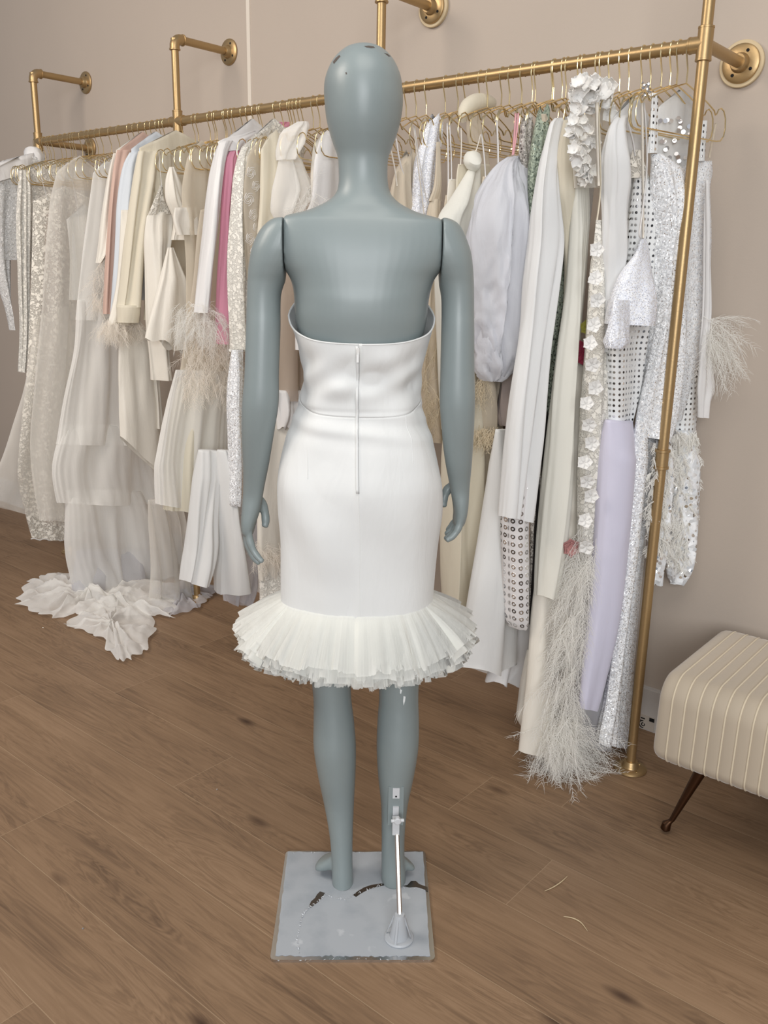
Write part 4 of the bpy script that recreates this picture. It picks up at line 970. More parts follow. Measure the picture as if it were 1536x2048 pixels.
body('skirt', o, X, [(344, 112, 200), (400, 99, 205), (500, 90, 210), (620, 84, 212), (760, 72, 208), (900, 62, 205), (1040, 80, 200)], 'tulle', t=.03, folds=6)
body('bodice', o, X + .004, [(440, 132, 205), (520, 140, 210), (600, 138, 212)], 'tulle_dense', t=.02)
ribbon('strap', X + .01, [(78, 328), (84, 360), (96, 402)], .006, 'satin_white', o)
ribbon('strap', X + .01, [(139, 338), (147, 372), (156, 420), (158, 462)], .007, 'satin_white', o)
o, X = G('tiered_gown', 'voluminous pale tulle gown in three tiers with a train crumpled on the floor', 'dress', 238)
body('bodice', o, X, [(346, 185, 262), (450, 172, 262), (560, 160, 262), (640, 152, 262)], 'tulle_dense', t=.02)
panel('tier', X, [(600, 152, 265), (700, 145, 275), (800, 128, 288), (888, 114, 302)], 'tulle_dense', o, t=.035, folds=5, pleat=30, pamp=.0013)
panel('tier', X - .004, [(850, 124, 300), (930, 106, 312), (1006, 114, 330)], 'tulle_dense', o, t=.045, folds=5, pleat=33, pamp=.0015)
panel('tier', X - .008, [(980, 128, 322), (1090, 131, 346), (1150, 142, 354), (1178, 150, 358)], 'tulle_dense', o, t=.055, folds=5, pleat=35, pamp=.0018)
panel('lining', X - .012, [(1100, 150, 330), (1200, 140, 345)], 'tulle_grey', o, t=.07, folds=7)
ribbon('strap', X + .01, [(193, 318), (196, 345), (205, 372)], .006, 'satin_white', o)
def train(name, pts, mat, parent, seed, hmax=.05, core=None):
    """crumpled net lying on the floor inside an outline of floor points"""
    rr = random.Random(seed); P = [on_z(x, y) for x, y in pts]; c = sum(P, Vector()) / len(P) if core is None else on_z(*core)
    n = 150; rad = 30; V = []; F = []; m_ = len(P)
    for k in range(n):
        u = k / n * m_; i = int(u); f_ = u - i; p = P[i].lerp(P[(i + 1) % m_], f_ * f_ * (3 - 2 * f_))
        for j in range(rad + 1):
            v = j / rad; q = c.lerp(p, v); nn = noise.noise(Vector((q.x * 8 + seed, q.y * 8, 0))) ; n2 = noise.noise(Vector((q.x * 17, q.y * 17 + seed, 3)))
            ridge = (1 - abs(nn) * 2.6) * .6 + (1 - abs(n2) * 2.4) * .4
            fan = .5 + .5 * sin(k / n * 2 * pi * 11 + seed + 3 * v)
            h = hmax * (max(0, ridge) * .75 + fan * .35) * (1 - v ** 3 * .75) + .004
            sc = 1 + .05 * sin(k * .9 + seed) * v
            V.append(Vector((c.x + (q.x - c.x) * sc, c.y + (q.y - c.y) * sc, max(.003, h))))
    w = rad + 1
    for k in range(n):
        k2 = (k + 1) % n
        for j in range(rad): F.append((k*w+j, k*w+j+1, k2*w+j+1, k2*w+j))
    return mk(name, V, F, M[mat], parent)
tr = train('train', [(40, 1196), (36, 1214), (74, 1234), (108, 1240), (150, 1236), (220, 1240), (290, 1236), (345, 1240), (352, 1215), (330, 1175), (250, 1150), (150, 1150), (85, 1158), (56, 1172)], 'tulle_dense', o, 4, .075)
train('train', [(128, 1252), (150, 1262), (185, 1275), (214, 1286), (210, 1300), (240, 1328), (262, 1324), (292, 1306), (312, 1258), (290, 1215), (250, 1190), (200, 1205), (160, 1232)], 'tulle_dense', o, 9, .055)
o, X = G('grey_tulle_skirt', 'grey lilac tulle skirt pooled on the floor under the white trousers', 'skirt', 330, base=1200)
panel('skirt', X, [(1000, 290, 370), (1130, 300, 385), (1200, 296, 402)], 'tulle', o, t=.05, folds=8)
train('hem', [(300, 1180), (296, 1225), (340, 1238), (395, 1222), (420, 1200), (440, 1180), (380, 1160)], 'tulle_grey', o, 14, .05)

# --- jackets and blouses left of the mannequin
o, X = G('satin_blouse', 'ivory satin blouse with pointed sleeve and feather edge, left of the blush jacket', 'blouse', 305)
body('bodice', o, X, [(300, 232, 330), (400, 222, 300), (520, 215, 290)], 'satin', t=.012)
tube_('sleeve', o, X + .004, [(306, 224, 262), (350, 214, 252), (430, 203, 240), (500, 194, 226), (526, 190, 205)], 'satin', t=.02)
plumes('feather_trim', X + .01, [(505, 190, 214), (560, 180, 212), (610, 186, 212)], 46, .075, 'feather', o, ang=100, spread=30, seed=2, depth=.02)
o, X = G('blush_jacket', 'pale blush jacket, only a narrow sleeve showing between ivory and white sleeves', 'jacket', 316)
body('bodice', o, X, [(298, 240, 330), (400, 232, 310), (560, 225, 290)], 'blush', t=.01)
tube_('sleeve', o, X + .003, [(300, 232, 276), (345, 223, 262), (430, 214, 250), (560, 206, 234), (628, 203, 222)], 'blush', t=.018)
o, X = G('poplin_shirt', 'cool white shirt with long slim sleeve, left of the cream blazer', 'shirt', 338)
body('bodice', o, X, [(298, 262, 360), (420, 262, 340), (600, 255, 320)], 'blue_white', t=.012)
tube_('sleeve', o, X + .003, [(305, 256, 300), (335, 243, 290), (400, 234, 282), (480, 228, 262), (560, 222, 250), (650, 216, 240)], 'blue_white', t=.024)
collar_ = panel('collar', X + .01, [(272, 335, 372), (285, 318, 378), (302, 300, 372)], 'blue_white', o, t=.02)
o, X = G('cream_blazer', 'cream blazer with turned cuff and small gold cuff button', 'blazer', 366)
body('bodice', o, X, [(296, 278, 420), (400, 284, 415), (520, 290, 400), (640, 286, 392)], 'cream', t=.018)
tube_('sleeve', o, X + .006, [(302, 272, 330), (330, 266, 318), (400, 256, 305), (480, 246, 292), (560, 238, 286), (614, 232, 283)], 'cream', t=.034, folds=2)
panel('lapel', X + .014, [(302, 292, 345), (350, 300, 342), (415, 312, 330)], 'cream', o, t=.016, folds=1)
panel('cuff', X + .008, [(610, 229.5, 284), (645, 230.5, 282)], 'cream', o, t=.036, folds=.4, fa=.05, straight=True, top=1)
mb = MB(); bt = on_x(279, 618, X + .03); mb.lathe(bt + Vector((.004, -.006, 0)), (.7, -.7, .1), [(0, .006), (.002, .0062), (.0035, .004)], 16); mb.build('button', BRASS, o)
o, X = G('feather_cuff_top', 'top with thick cream ostrich feather cuff hanging just below the cream blazer cuff', 'top', 352)
tube_('sleeve', o, X, [(420, 240, 290), (560, 232, 285), (650, 215, 280)], 'satin', t=.02)
plumes('feather_cuff', X + .01, [(636, 205, 280), (660, 200, 278)], 110, .062, 'feather', o, ang=97, spread=24, seed=5, depth=.035, nb=20)
o, X = G('wrap_top', 'ivory satin top with long pointed tail hanging below the cream blazer', 'top', 350, base=900)
panel('tail', X + .002, [(660, 240, 300), (700, 237, 305), (780, 238, 312), (830, 237, 322), (238, 872, 334, 962)], 'satin', o, t=.018, folds=2, straight=True)
panel('tail', X + .012, [(600, 288, 318), (700, 296, 318), (780, 303, 322), (857, 306, 328)], 'satin', o, t=.016, folds=1.5)
o, X = G('slip_dress', 'white satin slip dress with strap and lace neckline, right of the cream blazer', 'dress', 396)
panel('bodice', X, [(424, 297, 349), (432, 291, 349), (470, 287, 345), (520, 287, 340), (640, 290, 340), (700, 296, 340), (760, 302, 345)], 'satin', o, t=.026, folds=4, fa=.6)
panel('lace_trim', X + .004, [(370, 319, 326), (400, 308, 330), (428, 296, 348)], 'lace_fine', o, t=.008)
ribbon('strap', X + .01, [(318, 304), (320, 340), (324, 374)], .008, 'satin_white', o)
o, X = G('flutter_blouse', 'ivory satin blouse with pleated shoulder and rippled flutter sleeve', 'blouse', 420)
panel('shoulder', X, [(334, 336, 350), (360, 328, 362), (400, 330, 372), (440, 345, 385), (480, 340, 388)], 'satin', o, t=.022, folds=4)
panel('flutter_sleeve', X + .004, [(495, 332, 350), (560, 318, 374), (620, 304, 392), (291, 672, 398, 722)], 'satin', o, t=.022, folds=4, hemwave=.010, straight=True)
o, X = G('sheer_dress', 'sheer beige mesh dress with gathered bodice, left of the long white satin sleeve', 'dress', 450)
body('bodice', o, X, [(318, 372, 430), (380, 362, 430), (450, 366, 428), (540, 372, 425), (680, 372, 425)], 'net', t=.02, folds=6)
panel('cups', X + .004, [(415, 348, 395), (440, 345, 400), (470, 352, 400)], 'satin', o, t=.018, folds=3)
# --- white satin with feather cuffs, pink, lace
o, X = G('feather_sleeve_jacket', 'white satin jacket with long sleeve ending in fluffy feathers, left of the pink jacket', 'jacket', 520)
body('bodice', o, X, [(292, 436, 570), (330, 446, 560), (400, 452, 540), (560, 440, 530)], 'satin_white', t=.014, arch=.085)
tube_('sleeve', o, X + .006, [(282, 432, 476), (300, 426, 464), (340, 418, 452), (400, 408, 446), (480, 397, 440), (560, 388, 432), (625, 382, 425)], 'satin_white', t=.032, folds=2)
panel('shoulder', X + .004, [(262, 498, 525), (270, 470, 530), (284, 434, 520), (302, 446, 490)], 'satin_white', o, t=.02)
plumes('feather_cuff', X + .01, [(600, 372, 432), (640, 362, 440), (665, 365, 445)], 120, .085, 'feather_white', o, ang=100, spread=55, seed=8, depth=.05, nb=20, droop=.9)
o, X = G('pink_jacket', 'bright pink jacket sleeve hanging between white satin and lace sleeves', 'jacket', 524)
body('bodice', o, X - .002, [(306, 462, 560), (400, 462, 550), (560, 455, 530), (680, 452, 520)], 'pink', t=.012, arch=.02)
tube_('sleeve', o, X + .002, [(300, 458, 486), (318, 447, 478), (400, 441, 466), (480, 437, 463), (560, 431, 459), (640, 428, 458), (688, 430, 457)], 'pink', t=.022, folds=2.5)
panel('collar', X + .012, [(244, 556, 582), (254, 546, 580)], 'pink', o, t=.012)
o, X = G('lace_jacket', 'white guipure lace jacket with scalloped sleeve, right of the pink jacket', 'jacket', 566)
body('bodice', o, X, [(296, 482, 610), (360, 488, 600), (460, 490, 590), (640, 490, 580)], 'lace', t=.014, arch=.09)
tube_('sleeve', o, X + .004, [(294, 478, 512), (312, 471, 503), (345, 465, 497), (400, 460, 491), (500, 455, 491), (600, 455, 493), (698, 459, 497)], 'lace', t=.024, folds=2)
mb = MB()
for i in range(9): 
    c = on_x(461 + i * 4.4, 700 + (i % 2), X + .012); mb.lathe(c, (.8, -.6, 0), [(0, .006), (.002, .006)], 10)
mb.build('scalloped_edge', M['lace'], o)
o, X = G('embroidered_top', 'sheer top with raised swirling ribbon embroidery, right of the lace jacket', 'top', 584)
body('bodice', o, X, [(312, 494, 560), (380, 487, 545), (460, 487, 530), (560, 492, 520)], 'net', t=.02, arch=.07)
rr = random.Random(5); mb = MB()
for (cx_, cy_, r_) in ((502, 345, 9), (512, 372, 8), (498, 398, 10), (507, 430, 9), (513, 455, 7), (500, 478, 9), (508, 505, 8)):
    for a0 in range(5):
        P = [on_x(cx_ + r_ * (.25 + .8 * i / 9) * cos(a0 * 1.25 + i * .33), cy_ + r_ * 1.3 * (.25 + .8 * i / 9) * sin(a0 * 1.25 + i * .33), X + .024) for i in range(10)]
        mb.tube(P, .0011, 4)
mb.build('ribbon_embroidery', M['satin_white'], o)
o, X = G('cream_gown', 'cream crepe gown showing as a narrow strip left of the mannequin shoulder', 'dress', 606)
body('bodice', o, X, [(300, 520, 575), (400, 518, 565), (500, 512, 560), (700, 505, 560), (900, 500, 560)], 'cream', t=.02)
o, X = G('tulle_blouse', 'pale sheer tulle blouse with high folded collar, behind the mannequin left shoulder', 'blouse', 640)
panel('collar', X + .01, [(243, 590, 622), (250, 574, 629), (262, 553, 628), (285, 547, 618), (305, 546, 602), (320, 549, 594)], 'tulle_dense', o, t=.05, folds=3)
panel('bodice', X, [(312, 548, 612), (350, 544, 620), (385, 541, 626), (424, 539, 600), (444, 553, 590)], 'tulle_dense', o, t=.05, folds=5)
o, X = G('feathered_gown', 'white satin gown with looping feather trim just left of the mannequin neck', 'dress', 706)
body('bodice', o, X, [(272, 640, 750), (320, 628, 740), (400, 622, 740), (470, 600, 740), (700, 590, 730)], 'satin_white', t=.03)
plumes('feather_trim', X + .02, [(368, 605, 650), (420, 600, 650)], 22, .09, 'feather_white', o, ang=70, spread=70, seed=12, depth=.03, curl=.9)
o, X = G('ivory_slip', 'ivory satin slip showing right beside the mannequin neck on the left', 'dress', 672)
body('bodice', o, X, [(290, 626, 700), (330, 622, 700), (420, 620, 700), (560, 610, 700)], 'satin', t=.02)

# --- lower left skirts and trousers
o, X = G('feather_tulle_dress', 'cream tulle skirted dress with a broad feather band at the waist', 'dress', 486, base=1030)
body('bodice', o, X, [(420, 400, 520), (560, 385, 500), (740, 360, 480)], 'net', t=.02, arch=.02)
panel('skirt', X, [(740, 348, 470), (800, 333, 466), (850, 323, 463), (930, 309, 460), (311, 1006, 457, 1036)], 'tulle_dense', o, t=.04, folds=4, pleat=33, pamp=.0014, straight=True)
panel('underskirt', X - .004, [(760, 356, 462), (900, 330, 456), (1020, 326, 452)], 'cream', o, t=.03, folds=5, pleat=24)
plumes('feather_band', X + .05, [(660, 395, 480), (720, 375, 488), (770, 370, 480)], 260, .095, 'feather', o, ang=98, spread=34, seed=21, depth=.05, nb=20, droop=.7)
o, X = G('sequin_dress', 'white sequinned sleeve hanging beside the mannequin left forearm', 'dress', 580, base=1010)
body('bodice', o, X - .01, [(560, 500, 560), (800, 490, 556)], 'seq_white', t=.02, arch=.02)
tube_('sleeve', o, X, [(700, 458, 492), (800, 452, 488), (900, 453, 487), (1000, 452, 484), (1011, 454, 482)], 'seq_white', t=.024, folds=1.5)
o, X = G('wide_trousers', 'white wide leg trousers below the cream tulle skirt, left of the mannequin hand', 'trousers', 552, base=1190)
panel('leg', X - .02, [(900, 385, 450), (1020, 374, 436), (1090, 367, 432), (1130, 361, 426), (357, 1160, 416, 1172)], 'crepe', o, t=.05, folds=3)
panel('leg', X + .02, [(900, 425, 480), (1020, 421, 484), (1100, 423, 494), (1150, 424, 502), (425, 1195, 505, 1160)], 'crepe', o, t=.055, folds=3)
o, X = G('chiffon_skirt', 'grey white chiffon skirt hem peeking behind the white trousers', 'skirt', 590, base=1200)
panel('skirt', X - .12, [(1000, 440, 520), (1100, 440, 516), (1170, 440, 512), (1206, 445, 498)], 'tulle_grey', o, t=.05, folds=6)
o, X = G('mesh_tunic', 'blush mesh tunic with short white peplum seen between mannequin arm and waist', 'tunic', 655, base=850)
panel('bodice', X, [(540, 535, 640), (700, 540, 640), (800, 540, 640)], 'blush_sheer', o, t=.03, folds=5)
panel('lining', X - .01, [(540, 540, 640), (780, 540, 640)], 'beige', o, t=.02, folds=4)
panel('peplum', X + .004, [(780, 538, 620), (820, 538, 600), (855, 545, 582)], 'satin_white', o, t=.045, folds=5, hemwave=.006)
o, X = G('ivory_gown', 'ivory gown with feather trimmed lace hem behind the mannequin left hand', 'dress', 648, base=1190)
panel('skirt', X, [(820, 530, 640), (950, 515, 640), (1080, 512, 640), (1160, 515, 640)], 'satin', o, t=.04, folds=4)
panel('lace_hem', X + .002, [(1120, 512, 640), (1200, 518, 640)], 'lace', o, t=.045, folds=4)
plumes('feather_trim', X + .03, [(1080, 510, 570), (1110, 510, 570)], 50, .07, 'feather', o, ang=92, spread=35, seed=31, depth=.03, curl=.6)

# --- right of the mannequin head
o, X = G('cream_shawl', 'rolled cream knit shawl draped over hangers right of the mannequin head', 'shawl', 962)
mb = MB(); P = [on_x(x, y, X) for x, y in ((985, 207), (970, 204), (952, 206), (936, 214), (927, 228), (928, 244))]
Q = [Vector(crom([tuple(p) for p in P], i / 20)) for i in range(21)]; mb.tube(Q, [.008 + .016 * sin(pi * min(1, .12 + i / 22)) for i in range(21)], 14); mb.build('roll', M['cream'], o)
panel('drape', X, [(222, 934, 968), (250, 930, 964), (300, 938, 972), (330, 944, 975)], 'net', o, t=.02)
o, X = G('ruffled_top', 'beige ruffled chiffon top with white straps right beside the mannequin neck', 'top', 892)
body('bodice', o, X, [(345, 786, 850), (380, 780, 845), (440, 775, 850), (560, 770, 850)], 'beige', t=.03, folds=7, fa=.8)
ribbon('strap', X + .01, [(792, 275), (799, 320), (812, 368)], .011, 'satin_white', o)
ribbon('strap', X + .02, [(782, 300), (790, 340), (794, 372)], .009, 'satin', o)
o, X = G('glitter_dress', 'sheer glittering white dress with double thin straps, between beige tops', 'dress', 918)
body('bodice', o, X, [(250, 848, 892), (290, 838, 886), (330, 827, 876), (400, 821, 870), (460, 816, 868), (620, 812, 866)], 'seq_fine', t=.024, arch=.03)
ribbon('strap', X + .03, [(827, 252), (836, 330), (845, 400), (850, 450)], .006, 'satin', o)
ribbon('strap', X + .03, [(829, 252), (840, 330), (853, 400), (860, 440)], .005, 'satin_white', o)
o, X = G('beige_camisole', 'beige silk camisole dress with wide plain straps left of the knotted dress', 'dress', 962)
panel('strap', X, [(284, 871, 882), (330, 870, 882), (372, 867, 884), (402, 857, 884)], 'beige', o, t=.008, folds=1)
panel('bodice', X, [(398, 857, 886), (430, 850, 884), (520, 846, 884), (700, 850, 890), (860, 852, 892)], 'beige', o, t=.026, folds=3)
for i, (a, b2, w) in enumerate((((894, 246), (896, 392), .009), ((899, 250), (903, 360), .007), ((922, 256), (921, 330), .006), ((963, 268), (971, 355), .007), ((993, 240), (996, 335), .010))):
    o2, X2 = G('strappy_dress', ('thin strapped dress whose white satin straps hang between beige camisole and knotted dress', 'narrow satin strap dress just right of the beige camisole', 'dress with one thin cream strap left of the knotted dress', 'thin pale strap dress directly above the knotted dress right side', 'dress hung by a broad white strap left of the puff sleeve')[i], 'dress', (985, 990, 1010, 1052, 1080)[i], base=600)
    ribbon('strap', X2, [a, ((a[0] + b2[0]) / 2 + 1, (a[1] + b2[1]) / 2), b2], w, 'satin_white' if i != 2 else 'satin', o2)
    panel('bodice', X2 - .004, [(b2[1] - 2, b2[0] - 6, b2[0] + 60), (b2[1] + 60, b2[0] - 10, b2[0] + 64), (b2[1] + 300, b2[0] - 6, b2[0] + 60)], ('beige', 'satin', 'cream', 'beige', 'ivory')[i], o2, t=.014)
o, X = G('knotted_dress', 'ivory crepe dress with a round fabric knot at the shoulder, right of the mannequin neck', 'dress', 1022)
panel('bodice', X, [(334, 934, 966), (350, 924, 966), (400, 898, 963), (440, 876, 958), (520, 866, 955), (700, 872, 960), (860, 880, 965)], 'ivory', o, t=.03, folds=2.2, fa=.5)
mb = MB(); c = on_x(947, 320, X + .012); mb.lathe(c - Vector((.006, -.01, .021)), (.3, -.5, 1), [(0, .012), (.004, .016), (.008, .019), (.016, .021), (.024, .021), (.034, .017), (.042, .008)], 24); rumple(mb, .013); mb.build('knot', M['ivory'], o)
ribbon('strap', X + .01, [(961, 268), (956, 288), (950, 308)], .006, 'satin', o)
o, X = G('puff_sleeve_dress', 'white organza dress with huge gathered puff sleeve beside the mannequin right shoulder', 'dress', 1110)
panel('sleeve', X, [(313, 1022, 1042), (328, 994, 1048), (352, 976, 1053), (400, 956, 1059), (460, 944, 1062), (540, 941, 1060), (620, 944, 1050), (680, 950, 1036), (725, 962, 1020), (752, 980, 1004)], 'organza', o, t=.08, folds=3, fa=.3, ring=110, crumple=.016, dz=.009)
panel('bodice', X + .015, [(400, 1040, 1070), (470, 1030, 1075), (560, 1035, 1064), (660, 1028, 1048)], 'organza', o, t=.035, folds=4, fa=.5, crumple=.008)
panel('lower_puff', X - .01, [(640, 946, 1030), (700, 948, 1026), (740, 952, 1018), (762, 965, 1000)], 'organza', o, t=.06, folds=5, fa=.4, ring=90, crumple=.012)
ribbon('strap', X + .02, [(1036, 226), (1033, 262), (1026, 310)], .012, 'pale_pink', o)
ribbon('strap', X + .025, [(1031, 226), (1029, 262), (1025, 310)], .008, 'pale_pink', o)
o, X = G('silver_dress', 'silver sequinned dress just right of the pink straps', 'dress', 1128)
body('bodice', o, X, [(252, 1036, 1072), (300, 1034, 1066), (340, 1043, 1066), (380, 1051, 1068), (430, 1056, 1072), (560, 1058, 1076)], 'seq_silver', t=.024, arch=.03)
o, X = G('sage_dress', 'sage green sequinned dress left of the long white jersey sleeve', 'dress', 1160)
body('bodice', o, X, [(244, 1066, 1105), (270, 1061, 1100), (310, 1057, 1094), (365, 1055, 1088), (415, 1058, 1080), (470, 1062, 1080)], 'seq_green', t=.026, arch=.04)
panel('collar', X + .01, [(228, 1080, 1096), (244, 1082, 1100)], 'beige', o, t=.012)
o, X = G('silver_green_dress', 'dark silver green sequinned dress showing low between two long white sleeves', 'dress', 1196, base=850)
panel('skirt', X, [(500, 1095, 1140), (560, 1096, 1136), (640, 1090, 1128), (700, 1082, 1120), (790, 1072, 1110), (852, 1074, 1100)], 'seq_dark', o, t=.022, folds=2)
panel('underskirt', X - .005, [(640, 1105, 1140), (852, 1080, 1106)], 'seq_green', o, t=.012, folds=2)
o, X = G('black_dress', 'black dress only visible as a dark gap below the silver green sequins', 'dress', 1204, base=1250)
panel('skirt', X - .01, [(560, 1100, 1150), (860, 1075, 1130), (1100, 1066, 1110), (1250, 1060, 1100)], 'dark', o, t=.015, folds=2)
o, X = G('jersey_gown', 'white jersey gown with a very long flared sleeve, right of the organza puff sleeve', 'dress', 1196, base=1040)
body('bodice', o, X - .006, [(246, 1112, 1200), (320, 1112, 1190), (420, 1114, 1180), (500, 1112, 1170), (560, 1105, 1150)], 'jersey', t=.012, arch=.03)
tube_('sleeve', o, X, [(236, 1104, 1136), (248, 1094, 1132), (300, 1083, 1118), (360, 1072, 1112), (420, 1063, 1115), (480, 1057, 1118), (560, 1048, 1111), (640, 1042, 1101), (700, 1035, 1093), (800, 1021, 1083), (900, 1010, 1073), (1000, 1000, 1061), (997, 1031, 1056, 1042)], 'jersey', t=.04, folds=2.4, fa=.4, ring=64)
o, X = G('cream_coat', 'cream coat sleeve tucked behind the ivory jersey sleeve', 'coat', 1222, base=600)
tube_('sleeve', o, X, [(240, 1122, 1156), (300, 1114, 1150), (384, 1113, 1148), (460, 1124, 1150), (560, 1128, 1150), (660, 1120, 1145)], 'cream', t=.024, folds=2)
panel('front', X + .008, [(246, 1128, 1160), (320, 1130, 1156), (400, 1133, 1158), (520, 1140, 1160)], 'ivory', o, t=.014, folds=1.5)
o, X = G('ivory_jersey_gown', 'ivory jersey gown with long narrow draped sleeve reaching hem height, left of the flower trim', 'dress', 1243, base=1195)
tube_('sleeve', o, X, [(371, 1143, 1184), (430, 1140, 1184), (480, 1139, 1180), (560, 1134, 1176), (620, 1127, 1172), (700, 1115, 1166), (800, 1103, 1158), (900, 1093, 1152), (1000, 1083, 1143), (1100, 1075, 1129), (1070, 1190, 1112, 1197)], 'ivory', t=.042, folds=2.2, fa=.5, ring=64)
panel('tail', X - .006, [(900, 1128, 1172), (1000, 1122, 1165), (1100, 1112, 1158), (1182, 1104, 1140)], 'ivory', o, t=.02, folds=2)
o, X = G('ruffle_blouse', 'sheer white blouse with ruffled front and big petal collar, above the flower trimmed dress', 'blouse', 1262, base=372)
body('bodice', o, X - .01, [(236, 1146, 1224), (300, 1146, 1214), (376, 1152, 1206)], 'tulle', t=.02, arch=.03)
rr = random.Random(9)
for i in range(42):
    y = 240 + i * 3.1; x = 1167 + rr.uniform(-20, 22); petal_flower(on_x(x, y, X + .01 + rr.uniform(0, .02)), .011 + rr.random() * .006, (rr.uniform(-.4, 1), -1, rr.uniform(-.8, .8)), 'tulle_dense' if i % 2 else 'flower', o, 'ruffle', 5, i, 1.0)
for i in range(46):
    a = rr.random(); x = 1152 + 72 * a; y = 160 + 18 * abs(a - .35) + 62 * rr.random(); petal_flower(on_x(x, y, X + rr.uniform(-.03, .03)), .014 + rr.random() * .009, (rr.uniform(-.5, 1), -1, rr.uniform(-.4, 1.1)), 'flower', o, 'petal', 5, 40 + i, .75)
o, X = G('flower_trim_gown', 'sheer lace dress covered in white fabric flowers ending in a long feather tail', 'dress', 1288, base=1200)
panel('skirt', X, [(440, 1190, 1208), (500, 1186, 1210), (560, 1181, 1212), (700, 1169, 1210), (800, 1161, 1208), (900, 1157, 1204), (1000, 1155, 1198), (1100, 1155, 1190), (1170, 1158, 1188)], 'lace', o, t=.03, folds=2)
panel('lining', X - .008, [(480, 1190, 1212), (700, 1172, 1210), (900, 1160, 1202), (1100, 1158, 1190)], 'satin', o, t=.018, folds=2)
ribbon('strap', X + .02, [(1193, 205), (1194, 280), (1197, 372)], .011, 'satin', o)
ribbon('strap', X + .016, [(1196, 205), (1199, 280), (1201, 376), (1194, 440)], .006, 'cream', o)
for i, (x, y) in enumerate(((1193, 500), (1190, 558), (1194, 600), (1187, 650), (1179, 688), (1184, 728), (1190, 776), (1172, 808), (1178, 848), (1183, 886), (1168, 925), (1174, 962), (1182, 992), (1170, 1040), (1172, 1092))):
    k = pxm(on_x(x, y, X + .03)); petal_flower(on_x(x, y, X + .038), 17 / k, (.75, -1, .12 + .3 * sin(i * 2.1)), 'flower', o, 'fabric_flower', 5, i, .3)
plumes('feather_tail', X + .02, [(1060, 1172, 1190), (1140, 1152, 1190), (1240, 1130, 1182), (1340, 1118, 1166), (1430, 1112, 1156), (1480, 1112, 1152)], 360, .13, 'feather_white', o, ang=104, spread=22, seed=41, depth=.03, nb=24, droop=.9, barb=.030, curl=.35)
plumes('feather_tail', X + .02, [(1440, 1110, 1160), (1510, 1105, 1165)], 150, .15, 'feather_white', o, ang=78, spread=34, seed=43, depth=.03, nb=24, droop=.35, barb=.030, curl=.5)
o, X = G('ivory_column_gown', 'long plain ivory gown reaching the floor under the feather tail', 'dress', 1232, base=1500)
panel('skirt', X, [(1080, 1074, 1190), (1190, 1066, 1188), (1300, 1056, 1184), (1400, 1046, 1178), (1450, 1041, 1172), (1036, 1503, 1164, 1490)], 'satin', o, t=.05, folds=3, fa=.3)
o, X = G('pale_slip', 'pale slip with rounded hem corner just above the floor, left of the feather tail', 'dress', 1208, base=1460)
panel('skirt', X, [(1300, 1048, 1090), (1400, 1036, 1085), (1440, 1033, 1080), (1458, 1044, 1070)], 'satin', o, t=.03, folds=2)
o, X = G('rose_trim_dress', 'ivory dress with a dusty pink fabric rose low beside the white flowers', 'dress', 1252, base=1180)
panel('skirt', X - .006, [(700, 1150, 1200), (900, 1140, 1195), (1100, 1122, 1180), (1182, 1112, 1165)], 'satin', o, t=.02, folds=3)
for i in range(3): petal_flower(on_x(1141 + i, 1094 + i * 3, X + .03 + .004 * i), .026 - .005 * i, (.7, -1, .2), 'rose', o, 'fabric_rose', 6, 70 + i, .5)
for nm, x, y, r_ in (('yellow', 1176, 655, .022), ('crimson', 1163, 706, .030)): petal_flower(on_x(x, y, X + .006), r_, (.7, -1, .1), nm, o, 'fabric_flower', 6, 80, .35)
# --- under the puff sleeve, around the mannequin right hand
o, X = G('feather_slip', 'beige slip dress with tan feather rows between mannequin waist and right arm', 'dress', 978, base=890)
panel('skirt', X, [(540, 850, 900), (640, 842, 895), (760, 838, 895), (884, 848, 900)], 'beige', o, t=.03, folds=4)
plumes('feather_row', X + .03, [(640, 846, 888), (760, 842, 892), (850, 846, 892)], 110, .085, 'feather_tan', o, ang=108, spread=26, seed=51, depth=.03, nb=18)
o, X = G('tassel_dress', 'sheer beige dress with straw coloured feather tassels below the puff sleeve', 'dress', 1068, base=930)
panel('skirt', X, [(690, 945, 1018), (780, 945, 1010), (862, 950, 1000), (880, 952, 1002)], 'beige', o, t=.04, folds=3)
plumes('feather_tassel', X + .04, [(750, 960, 972), (762, 960, 972)], 26, .085, 'feather_tan', o, ang=92, spread=16, seed=55, depth=.012, nb=10, barb=.012)
plumes('feather_tassel', X + .04, [(852, 955, 992), (868, 955, 998)], 70, .06, 'feather_tan', o, ang=88, spread=30, seed=57, depth=.03, nb=8, barb=.012, wd=.0007)
o, X = G('taupe_dress', 'taupe ruched chiffon dress sliver left of the long jersey sleeve', 'dress', 1108, base=850)
panel('skirt', X, [(640, 1020, 1060), (700, 1010, 1046), (760, 1002, 1040), (830, 996, 1030), (852, 1000, 1024)], 'taupe', o, t=.03, folds=5, fa=.8)
o, X = G('cream_crepe_gown', 'long cream crepe gown behind the mannequin right hand', 'dress', 1046, base=1300)
panel('skirt', X, [(700, 900, 965), (800, 890, 962), (900, 884, 960), (1000, 882, 958), (1130, 882, 957), (1220, 884, 968), (1300, 886, 975)], 'cream', o, t=.05, folds=2, fa=.3)
o, X = G('beige_tunic', 'short plain beige tunic hem right of the cream crepe gown', 'tunic', 1074, base=985)
panel('skirt', X, [(840, 966, 1012), (900, 966, 1008), (960, 961, 1002), (961, 978, 996, 986)], 'beige', o, t=.03, folds=2)
o, X = G('brown_dress', 'brown dress in shadow between cream gown and flared white skirt', 'dress', 1080, base=1250)
